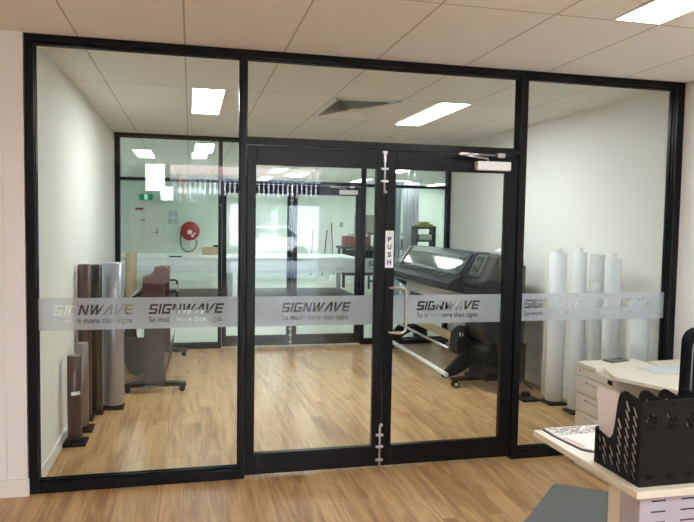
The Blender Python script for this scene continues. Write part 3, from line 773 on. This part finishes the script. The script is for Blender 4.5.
rot = Matrix.Translation((3.80, -.20, ZD)) @ Matrix.Rotation(.25, 4, 'Z')
t = thing('desk_phone', 'flat grey handset lying on the pedestal top', 'phone', (3.76, -.20, ZD))
obj('body', MB().box(-.085, .085, -.04, .04, 0, .014, .005, mtx=rot), M['phone'], t)
obj('display', MB().box(-.03, .065, -.028, .028, .014, .0150, mtx=rot), M['screen'], t)
tag(obj('paper_sheet', MB().prism([(3.80, -.42), (3.83, -.60), (4.15, -.66), (4.24, -.42)], ZD, ZD+.006, 'Z'), M['bluepaper']), 'white paper sheet lying flat on the far desk', 'paper')

# magazine on the near desk
t = thing('magazine', 'open magazine with colour pictures at the near desk corner', 'magazine', (2.65, -1.64, ZD))
obj('pages', MB().prism([(2.500, -1.505), (2.498, -1.60), (2.52, -1.775), (2.56, -1.815), (2.585, -1.83), (2.86, -1.82), (2.86, -1.50)], ZD, ZD+.010, 'Z', .002), M['magw'], t)
obj('cover_edge', MB().prism([(2.493, -1.502), (2.491, -1.60), (2.513, -1.781), (2.556, -1.822), (2.585, -1.827), (2.86, -1.805), (2.86, -1.50)], ZD+.0, ZD+.003, 'Z'), M['dark3'], t, 'dark cover edge')
obj('printed_strip', MB().prism([(2.515, -1.513), (2.514, -1.61), (2.85, -1.60), (2.85, -1.513)], ZD+.010, ZD+.0108, 'Z'), M['mag'], t, 'strip of small colour pictures')
obj('red_line', MB().prism([(2.512, -1.64), (2.530, -1.765), (2.540, -1.765), (2.520, -1.64)], ZD+.010, ZD+.0108, 'Z'), M['salmon'], t)

# file organiser: five divider plates, high at the near end, with slanted slots
def rrect(cx, cy, L_, W_, ang, n=5):
    pts = []
    for s in (1, -1):
        for k in range(n):
            a = -PI/2 + PI*k/(n-1) + (0 if s == 1 else PI)
            pts.append((s*(L_/2-W_/2)+W_/2*math.cos(a), W_/2*math.sin(a)))
    c, s_ = math.cos(ang), math.sin(ang)
    return [(cx+c*x-s_*y, cy+s_*x+c*y) for x, y in pts]
t = thing('file_organiser', 'black plastic file organiser with slanted slots on the near desk', 'file organiser', (2.8, -2.0, ZD))
OX0, OYn, OYf = 2.494, -2.163, -1.897    # left plate plane, near and far ends
Hh, Hl = .325, .140
def side_profile():
    # u runs from near (0) to far (.2); v up
    D_ = OYf-OYn
    p = [(0, 0), (D_, 0), (D_, Hl)]
    p += [(D_-.02, Hl-.004), (.205, .126), (.185, .122), (.168, .128), (.156, .145)]
    p += [(.147, .18), (.140, .23), (.134, .27), (.127, .298), (.115, .316), (.098, Hh), (.08, Hh+.001)]
    p += [(0, Hh-.014)]
    return p
def inside(lp, poly, m=.006):
    def inp(x, y):
        c = False; n = len(poly)
        for i in range(n):
            x1, y1 = poly[i]; x2, y2 = poly[(i+1) % n]
            if (y1 > y) != (y2 > y) and x < (x2-x1)*(y-y1)/(y2-y1)+x1: c = not c
        return c
    return all(inp(x+dx, y+dy) for x, y in lp for dx, dy in ((m, 0), (-m, 0), (0, m), (0, -m)))
prof = side_profile(); holes = []
for qi, cxh in enumerate((.034, .077, .120, .163, .206, .242)):
    for kk in range(11):
        h_ = rrect(cxh, .030+.033*kk + (.012 if qi % 2 else 0), .044, .0140, math.radians(60))
        if inside(h_, prof, .005): holes.append(h_)
def yzplate(b, loops, x, th):
    # local (u,v) -> world y = OYn+u, z = ZD+v at x
    m = Matrix(((0, 0, 1, x), (1, 0, 0, OYn), (0, 1, 0, ZD), (0, 0, 0, 1)))
    return b.plate(loops, th, m)
for k in range(5):
    obj('divider', yzplate(MB(), [prof]+holes, OX0+.085*k, .0035), M['black'], t)
W5 = .085*4
loops = [[(0, 0), (W5, 0), (W5, Hh-.012), (0, Hh-.012)]]
for k in range(4):
    ux = .085*k
    loops.append([(ux+.028, Hh-.032), (ux+.056, Hh-.032), (ux+.056, Hh-.026), (ux+.028, Hh-.026)])
    for q in range(3):
        for r_ in range(3):
            loops.append(rrect(ux+.022+.016*q+(.004 if r_ % 2 else 0), Hh-.070-.020*r_, .022, .0062, math.radians(128)))
    for q in range(3): loops.append(rrect(ux+.026+.014*q, .034, .020, .006, math.radians(128)))
obj('end_panel', MB().plate(loops, .0035, Matrix.Translation((OX0, OYn, ZD)) @ Matrix.Rotation(PI/2, 4, 'X')), M['black'], t)
obj('low_front', MB().box(OX0, OX0+W5, OYf-.002, OYf+.002, ZD, ZD+Hl, .001), M['black'], t)
obj('base', MB().box(OX0, OX0+W5, OYn, OYf, ZD, ZD+.004), M['black'], t)
ml = Matrix(((0, 0, 1, OX0+.016), (1, 0, 0, OYn), (0, 1, 0, ZD), (0, 0, 0, 1)))
PS = tag(obj('paper_sheet', MB().plate([[(.020, .006), (.250, .006), (.292, .295), (.020, .306)]], .002, ml), M['paper']), 'white sheet of paper standing upright in the file organiser', 'paper').name

for o_ in (t, bpy.data.objects[PS]):
    pv = Vector((OX0, OYn, ZD)); R_ = Matrix.Rotation(math.radians(0), 4, 'Z')
    o_.location = pv + R_ @ (Vector(o_.location)-pv); o_.rotation_euler.z = math.radians(0)

# office chair at the right edge
cxx, cyy = 3.63, -1.02
t = thing('office_chair', 'black office chair cut off by the right edge of the photo', 'chair', (cxx, cyy, 0))

seat = MB().prism([(cxx-.22, cyy-.21), (cxx+.22, cyy-.21), (cxx+.23, cyy+.02), (cxx+.20, cyy+.19), (cxx-.20, cyy+.19), (cxx-.23, cyy+.02)], .43, .495, 'Z', .022)
obj('seat', seat, M['chair'], t)
bw, bz0, bz1 = .235, .58, 1.135
def backshape(w, z0, z1, r, n=6):
    p = []
    for cx_, cz_, a0 in ((w-r, z0+r, -PI/2), (w-r*1.1, z1-r, 0), (-w+r*1.1, z1-r, PI/2), (-w+r, z0+r, PI)):
        for k in range(n+1):
            a = a0+PI/2*k/n; p.append((cxx+cx_+r*math.cos(a), cz_+r*math.sin(a)))
    return p
yb = -1.30
obj('backrest', MB().prism(backshape(bw, bz0, bz1, .075), yb-.03, yb+.03, 'Y', .018), M['chair'], t)
lp = [(x, yb-.031, z) for x, z in backshape(bw-.025, bz0+.03, bz1-.03, .07)]
obj('piping', MB().tube(lp, .004, 6, close=True), M['piping'], t, 'grey piping seam')
obj('back_bar', MB().tube([(cxx, yb+.035, .70), (cxx, yb+.05, .48), (cxx, cyy-.12, .415), (cxx, cyy, .415)], .018, 10), M['black'], t)
obj('gas_lift', MB().cyl((cxx, cyy, .10), .025, .33), M['alu'], t)
for k in range(5):
    a = 2*PI*k/5+.3; c, s_ = math.cos(a), math.sin(a)
    l = obj('leg', MB().tube([(cxx, cyy, .10), (cxx+.14*c, cyy+.14*s_, .10), (cxx+.25*c, cyy+.25*s_, .075)], .016, 8), M['black'], t)
    obj('caster', MB().cyl((cxx+.25*c-.012, cyy+.25*s_, .034), .026, .024, 'X', 16), M['black'], l)

# ------------------------------------------------------------------ workshop behind the rear partition
def table(x0, x1, y0, y1, label):
    t = thing('cutting_table', label, 'table', ((x0+x1)/2, (y0+y1)/2, 0), None)
    obj('tabletop', MB().box(x0, x1, y0, y1, .915, .95, .004), M['tablew'], t)
    obj('apron', MB().box(x0+.05, x1-.05, y0+.03, y0+.05, .80, .915), M['tablew'], t)
    obj('shelf', MB().box(x0+.1, x1-.1, y0+.02, y1-.1, .0, .22, .004), M['dark3'], t, 'dark low plinth added to darken the cut-out letters')  # dark block added as backing behind the clear letters
    for x in (x0+.08, x1-.16):
        for y in (y0+.06, y1-.12):
            obj('leg', MB().box(x, x+.08, y, y+.06, 0, .915, .003), M['tgrey'], t)
    return t
tag(obj('floor_mat', MB().box(1.2, 4.2, 6.55, 8.1, 0, .012, .003), M['dark3']), 'dark sheet added on the workshop floor to darken the cut-out letters', 'mat')  # added dark backing, seen only through the clear lettering
table(-.55, 1.78, 8.15, 9.95, 'long white cutting table in the workshop, left of two')
table(1.82, 4.2, 8.15, 9.95, 'long white cutting table in the workshop, right of two')
tag(obj('paper_sheet', MB().prism([(3.6, 8.6), (3.95, 8.5), (4.1, 9.3), (3.75, 9.35)], .95, .956, 'Z'), M['paleblue']), 'pale blue sheet near the right end of the white cutting table', 'sheet')
tag(obj('cardboard_box', MB().box(1.16, 1.52, 9.3, 9.6, .95, 1.10, .004), M['card']), 'small cardboard box on the left white cutting table', 'box')
tag(obj('tape_dispenser', MB().box(1.38, 1.50, 9.38, 9.50, 1.10, 1.145, .01), M['black']), 'small black dispenser sitting on the cardboard box', 'dispenser')
tag(obj('hand_knife', MB().box(.55, .78, 8.4, 8.44, .95, .975, .006), M['black']), 'dark cutting knife lying on the left white table', 'knife')

# far wall: door, exit sign, notices, hose reel
t = thing('door_5', 'pale double door in the workshop back wall under the exit sign', 'door', (-.2, YW-.03, 0), kind='structure')
obj('door_casing', MB().box(-.62, -.57, YW-.04, YW, 0, 2.10).box(.16, .21, YW-.04, YW, 0, 2.10).box(-.62, .21, YW-.04, YW, 2.06, 2.11), M['skirt'], t)
obj('door_leaf', MB().box(-.57, -.21, YW-.03, YW, 0, 2.06, .003), M['skirt'], t)
obj('door_leaf', MB().box(-.20, .16, YW-.03, YW, 0, 2.06, .003), M['skirt'], t)
obj('door_handle', MB().box(.07, .10, YW-.045, YW-.03, 1.22, 1.42, .003).tube([(.085, YW-.06, 1.30), (-.03, YW-.06, 1.30)], .012, 8), M['tgrey'], t)
obj('door_sign', MB().box(-.47, -.27, YW-.033, YW-.03, 1.88, 1.94), M['redd'], t)
obj('door_sign', MB().box(-.34, -.22, YW-.034, YW-.031, 1.60, 1.64), M['tgrey'], t)
t = thing('exit_sign', 'green illuminated running man exit sign above the far door', 'exit sign', (-.2, YW-.05, 2.13))
obj('sign_body', MB().box(-.37, -.03, YW-.06, YW, 2.14, 2.30, .004), M['green'], t)
b = MB(); b.box(-.235, -.165, YW-.064, YW-.06, 2.155, 2.285); obj('doorway_symbol', b, M['exitw'], t)
b = MB(); b.lathe([(0, 0), (.011, .0), (.011, .003), (0, .003)], (-.195, YW-.066, 2.262), 12, 'Y')
b.plate([[(-.025, .03), (.01, .045), (.02, .02), (.012, -.02), (.028, -.05), (.015, -.055), (-.002, -.02), (-.022, -.05), (-.034, -.045), (-.012, -.005), (-.012, .02)]], .003, Matrix.Translation((-.198, YW-.066, 2.21)) @ Matrix.Rotation(PI/2, 4, 'X'))
obj('running_figure', b, M['green'], t)
for x, z in ((.36, 1.72), (.50, 1.72), (.36, 1.52), (.50, 1.52)):
    tag(obj('wall_notice', MB().box(x, x+.11, YW-.005, YW, z, z+.15), M['paleblue']), 'small pale notice on the far wall between the door and the hose reel', 'notice', 'notices beside the hose reel')
hx, hz = .925, 1.345
t = thing('fire_hose_reel', 'red fire hose reel with black hose on the workshop back wall', 'hose reel', (hx, YW-.1, hz))
obj('wall_bracket', MB().box(hx-.06, hx+.06, YW-.06, YW, hz-.2, hz+.2, .01), M['redd'], t)
obj('reel_disc', MB().lathe([(0, 0), (.24, 0), (.25, .01), (.25, .03), (.235, .035), (.22, .02), (.09, .02), (.085, .04), (0, .04)], (hx, YW-.22, hz), 40, 'Y'), M['red'], t)
obj('reel_drum', MB().cyl((hx, YW-.18, hz), .17, .12, 'Y', 32), M['black'], t)
obj('hub', MB().cyl((hx-.01, YW-.235, hz-.03), .065, .03, 'Y', 24), M['white'], t, 'white round hub')
obj('valve', MB().cyl((hx+.06, YW-.27, hz-.13), .035, .06, 'Y', 16).box(hx-.02, hx+.02, YW-.24, YW-.20, hz-.42, hz-.26, .005).tube([(hx+.06, YW-.24, hz-.13), (hx+.14, YW-.24, hz-.04)], .014, 8), M['white'], t)
hp = []
for k in range(25):
    a = PI*k/24
    hp.append((hx-.04-.20*math.cos(a), YW-.24, hz-.32-.22*math.sin(a)))
hp = [(hx-.24, YW-.24, hz)] + hp + [(hx+.16, YW-.24, hz-.22)]
obj('hose', MB().tube(hp, .014, 8), M['black'], t, 'looped black hose')

# brooms on the far wall
def broom(x0, z0, x1, z1, label, m):
    t = thing('broom', label, 'broom', (x0, YW-.12, 0))
    obj('handle', MB().tube([(x0, YW-.18, z0+.05), (x1, YW-.03, z1)], .014, 8), M[m], t)
    obj('head', MB().prism([(x0-.14, 0.0), (x0+.14, 0), (x0+.11, .12), (x0+.03, .17), (x0-.03, .17), (x0-.11, .12)], YW-.22, YW-.14, 'Y', .01), M['tablew'], t)
broom(4.18, 0, 4.26, 1.42, 'leftmost broom leaning on the far workshop wall', 'black')
broom(4.50, 0, 4.66, 1.42, 'middle broom leaning right on the far workshop wall', 'black')
broom(4.84, 0, 4.78, 1.62, 'tallest and rightmost broom leaning on the far workshop wall', 'redd')
tag(obj('wall_plate', MB().box(5.02, 5.12, YW-.01, YW, 1.5, 1.64, .003), M['tgrey']), 'small grey plate on the far wall right of the brooms', 'plate')

# workbench, toolbox, shelves
t = thing('workbench', 'dark workbench under the red toolbox in the workshop', 'workbench', (5.2, 12.2, 0))
obj('bench_top', MB().box(4.62, 5.9, 11.9, 12.6, .98, 1.04, .005), M['dark3'], t)
for x in (4.66, 5.78):
    for y in (11.94, 12.5): obj('leg', MB().box(x, x+.06, y, y+.06, 0, .98), M['black'], t)
obj('drawer_unit', MB().box(4.75, 5.7, 12.0, 12.5, .3, .95, .01), M['dark'], t)
t = thing('toolbox', 'dull red metal toolbox on the dark workbench', 'toolbox', (4.95, 12.2, 1.04))
obj('body', MB().box(4.72, 5.35, 12.0, 12.4, 1.04, 1.30, .008), M['redd'], t)
obj('handle', MB().tube([(4.85, 12.2, 1.30), (4.85, 12.2, 1.335), (5.2, 12.2, 1.335), (5.2, 12.2, 1.30)], .01, 8), M['black'], t)
tag(obj('pinboard', MB().box(5.45, 6.55, YW-.045, YW-.015, 1.30, 1.86, .004), M['pinb']), 'brown pinboard on the far wall above the shelving', 'pinboard')
t = thing('shelving_unit', 'dark metal shelving unit with tubs beyond the push sign', 'shelving', (6.0, 11.3, 0))
for x in (5.22, 6.28):
    for y in (11.1, 11.55): obj('post', MB().box(x, x+.04, y, y+.04, 0, 1.42), M['dark3'], t)
for z in (.2, .62, 1.0, 1.36): obj('shelf', MB().box(5.22, 6.32, 11.1, 11.59, z, z+.03), M['dark3'], t)
for i, (x, z, w_, h_, m) in enumerate(((5.3, 1.03, .22, .2, 'white'), (5.56, 1.03, .14, .26, 'tgrey'), (5.76, 1.03, .2, .16, 'olive'), (6.02, 1.03, .2, .22, 'black'), (5.3, .65, .3, .22, 'dark2'), (5.66, .65, .25, .28, 'tgrey'), (5.97, .65, .28, .2, 'card'))):
    tag(obj('storage_tub', MB().box(x, x+w_, 11.2, 11.5, z, z+h_, .015), M[m]), ['white tub on the upper shelf of the dark shelving', 'tall grey tub on the upper shelf of the dark shelving', 'olive tub on the upper shelf of the dark shelving', 'black tub at the right end of the upper shelf', 'dark tub at the left of the lower shelf', 'tall grey tub in the middle of the lower shelf', 'brown box at the right of the lower shelf'][i], 'tub')
for i, (x, h_) in enumerate(((5.36, .26), (5.52, .26))):
    b = MB().lathe([(0, 0), (.05, 0), (.052, .01), (.052, h_-.07), (.02, h_-.03), (.02, h_), (0, h_)], (x, 11.3, 1.39), 16)
    tag(obj('spray_bottle', b, M['white']), ['left white bottle on top of the dark shelving', 'right white bottle on top of the dark shelving'][i], 'bottle')

# pale banner sheets hanging near the rear right pane
def sheet(x0, x1, y, z0, z1, m, label, amp=.03):
    b = MB(); n = 28
    P_ = [(x0+(x1-x0)*k/n, y+amp*math.sin(k*1.35)) for k in range(n+1)]
    prof_ = P_ + [(x, yy+.004) for x, yy in P_[::-1]]
    b.prism(prof_, z0, z1, 'Z')
    t = thing('hanging_banner', label, 'banner', ((x0+x1)/2, y, z0))
    obj('sheet', b, M[m], t)
    obj('hanging_rail', MB().tube([(x0-.03, y, z1+.01), (x1+.03, y, z1+.01)], .015, 8), M['alu'], t)
    for x in (x0+.1, x1-.1): obj('hanger', MB().tube([(x, y, z1+.01), (x, y, H)], .005, 6), M['alu'], t)
sheet(4.55, 4.95, 8.2, .1, 2.45, 'paleblue', 'pale blue banner sheet hanging beyond the printer, left one')
sheet(5.02, 5.35, 8.3, .1, 2.45, 'rollw', 'white banner sheet hanging beyond the printer, right one')
t = thing('wall_shelf', 'small dark shelf stack with parts beyond the printer, right of the banners', 'shelf', (5.0, 7.5, 0))
for z in (1.02, 1.32, 1.55): obj('shelf_board', MB().box(4.86, 5.22, 7.0, 7.3, z, z+.025), M['dark3'], t)
for x in (4.86, 5.20): obj('upright', MB().box(x, x+.02, 7.0, 7.3, 0, 1.6), M['dark3'], t)
tag(obj('yellow_tray', MB().box(4.9, 5.18, 7.03, 7.27, 1.575, 1.64, .008).box(4.95, 5.12, 7.1, 7.2, 1.64, 1.68), M['yellow']), 'yellow tray on top of the small dark shelf stack', 'tray')
tag(obj('parts_box', MB().box(4.92, 5.16, 7.03, 7.27, 1.345, 1.45, .006), M['white']), 'white parts box on the middle board of the shelf stack', 'box')
tag(obj('parts_box', MB().box(4.90, 5.10, 7.03, 7.27, 1.045, 1.18, .006), M['dark2']), 'grey parts box on the lower board of the shelf stack', 'box')

t = thing('reflection_blocker', 'large unseen dark board added on the right wall to cut glass reflections', 'board', (XR-.03, -7.3, .2))  # added out of view to keep reflections in the right door dark
obj('board', MB().box(XR-.04, XR-.02, -11, -3.4, .2, 2.5, .004), M['dark3'], t)
obj('board_frame', MB().box(XR-.045, XR, -11.03, -10.98, .17, 2.53).box(XR-.045, XR, -3.42, -3.37, .17, 2.53).box(XR-.045, XR, -11, -3.4, .15, .2).box(XR-.045, XR, -11, -3.4, 2.5, 2.55), M['black'], t)
# ------------------------------------------------------------------ shopfront and street behind the camera (seen mirrored in the glass)
w = MB()
w.box(-3.3, 1.95, FS-.1, FS, 0, 2.30); w.box(4.62, XR+.3, FS-.1, FS, 0, 3.2); w.box(1.95, 4.62, FS-.1, FS, 2.13, 2.30)
w.box(-3.3, .40, FS-.1, FS, 2.30, 3.2); w.box(.40, 4.62, FS-.1, FS, 3.1, 3.2)
struct('wall_shopfront', w, M['charcoal'], 'street wall of the front room behind the camera', 'wall')
f = MB()
f.box(1.95, 2.0, FS-.08, FS-.02, 0, 2.13); f.box(4.56, 4.62, FS-.08, FS-.02, 0, 2.13); f.box(2.38, 2.45, FS-.08, FS-.02, 0, 2.13)
f.box(1.95, 4.62, FS-.08, FS-.02, 0, .06); f.box(1.95, 4.62, FS-.08, FS-.02, 2.08, 2.13)
t = thing('window_9', 'glazed shopfront behind the camera, mirrored in the glass', 'window', (3.3, FS-.05, 0), kind='structure')
obj('window_frame', f, M['frame'], t)
obj('glass_pane', MB().box(2.0, 4.56, FS-.054, FS-.048, .06, 2.08), M['glass'], t)
t = thing('glow_panel', 'blank glowing panel added behind the camera for the white reflection in the glass', 'glow_panel', (.03, FS+.1, 2.4))  # added glowing surface, makes the white patch mirrored in the left pane
obj('case', MB().box(-.24, .30, FS, FS+.12, 2.36, 3.18, .01), M['alu'], t)
obj('lit_face', MB().box(-.21, .27, FS+.12, FS+.125, 2.39, 3.15), M['light'], t)
t = thing('vertical_blind', 'navy vertical blind in the transom window behind the camera', 'blind', (2.5, FS+.06, 2.3))
for k in range(32):
    x = .42+.131*k
    obj('slat', MB().box(x, x+.092, FS+.05, FS+.055, 2.34, 2.70), M['navy'], t)
obj('bottom_rail', MB().box(.40, 4.62, FS+.04, FS+.06, 2.30, 2.335), M['white'], t)
tag(obj('street_post', MB().box(.56, .75, -20.1, -19.9, -.02, 3.15), M['salmon']), 'red post standing outside the shopfront', 'post')
struct('street', MB().box(-30, 34, -50, FS-.1, -.12, -.02), M['road'], 'pale street surface outside the shopfront', 'street')
t = thing('building', 'pale rendered building across the street', 'building', (4, -34, 0))
obj('wall', MB().box(-20, 28, -36, -34, -.02, 5.6), M['render'], t)
for k in range(6): obj('window', MB().box(-14+6*k, -11.5+6*k, -33.99, -33.95, 1.0, 2.8), M['smoke'], t)
obj('fascia', MB().box(-20, 28, -33.9, -33.6, 4.15, 4.7), M['brick'], t)
t = thing('parked_car', 'white car parked outside the shopfront', 'car', (4.0, -24, 0))
body = [(-2.2, .35), (-2.15, .75), (-1.4, .92), (-.7, 1.42), (.9, 1.45), (1.6, 1.0), (2.15, .9), (2.2, .4)]
obj('car_body', MB().prism([(4+x, z) for x, z in body], -24.8, -23.1, 'Y', .08), M['carwhite'], t)
obj('car_window', MB().prism([(4-1.2, .95), (4-.65, 1.36), (4+.85, 1.38), (4+1.35, 1.0)], -23.1, -23.09, 'Y'), M['smoke'], t)
for x in (2.65, 5.4): obj('wheel', MB().cyl((x, -23.25, .31), .33, .2, 'Y', 28).cyl((x, -24.8, .31), .33, .2, 'Y', 28), M['black'], t)

for px_, yy_, hh_, lb_ in ((1.9, -19.0, .95, 'pale spiky potted plant outside the shopfront, left one'), (2.9, -19.2, 1.15, 'pale spiky potted plant outside the shopfront, right one')):
    t = thing('potted_plant', lb_, 'plant', (px_, yy_, 0))
    obj('pot', MB().lathe([(0, -.02), (.16, -.02), (.21, .30), (.19, .32), (0, .28)], (px_, yy_, 0), 24), M['black'], t)
    for k in range(14):
        a = 2*PI*k/14; c, s_ = math.cos(a), math.sin(a); rr = .42+.08*(k % 3)
        b = MB(); pp = []
        for q in range(7):
            u_ = q/6; pp.append((rr*u_, .28+hh_*.75*math.sin(u_*2.2)*.9, .10*math.sin(PI*min(1, u_*.9+.12))))
        for A_, B_ in zip(pp, pp[1:]):
            for dz in (0, .01):
                b.quad([(px_+c*A_[0]-s_*A_[2], yy_+s_*A_[0]+c*A_[2], A_[1]+dz), (px_+c*A_[0]+s_*A_[2], yy_+s_*A_[0]-c*A_[2], A_[1]+dz), (px_+c*B_[0]+s_*B_[2], yy_+s_*B_[0]-c*B_[2], B_[1]+dz), (px_+c*B_[0]-s_*B_[2], yy_+s_*B_[0]+c*B_[2], B_[1]+dz)])
        obj('leaf', b, M['carwhite'], t)

# ------------------------------------------------------------------ light from the street
wd = bpy.data.worlds.new('sky'); SC.world = wd; wd.use_nodes = True
n = wd.node_tree; n.nodes.clear()
bg = n.nodes.new('ShaderNodeBackground'); wo = n.nodes.new('ShaderNodeOutputWorld')
bg.inputs[0].default_value = (.55, .72, 1, 1); bg.inputs[1].default_value = 7.0
n.links.new(bg.outputs[0], wo.inputs[0])
sd = bpy.data.lights.new('sun', 'SUN'); sd.energy = 22; sd.angle = .02; sd.color = (1, .95, .88)
so = bpy.data.objects.new('sun', sd); COL.objects.link(so)
so.rotation_euler = Vector((.25, -.75, -.65)).to_track_quat('-Z', 'Y').to_euler()

# ------------------------------------------------------------------ camera
cd = bpy.data.cameras.new('camera'); cam = bpy.data.objects.new('camera', cd); COL.objects.link(cam)
cd.sensor_width = 36; cd.sensor_fit = 'HORIZONTAL'; cd.lens = 36*659.86/694
Fv = Vector((0.23098223, 0.97118136, -0.05877057)); Rv = Vector((0.97295507, -0.23041219, 0.01639088)); Uv = Vector((-0.00237706, 0.06096712, 0.99813694))
cam.matrix_world = Matrix(((Rv.x, Uv.x, -Fv.x, 0.93433908), (Rv.y, Uv.y, -Fv.y, -4.16255461), (Rv.z, Uv.z, -Fv.z, 1.64890996), (0, 0, 0, 1)))
cd.clip_start = .05; cd.clip_end = 200
SC.camera = cam
SC.cycles.transparent_max_bounces = 24
SC.cycles.max_bounces = 10
SC.cycles.diffuse_bounces = 5
SC.cycles.use_denoising = True
SC.view_settings.view_transform = 'Standard'; SC.view_settings.look = 'None'
SC.view_settings.gamma = 1; SC.view_settings.use_curve_mapping = False
SC.view_settings.exposure = 1.07
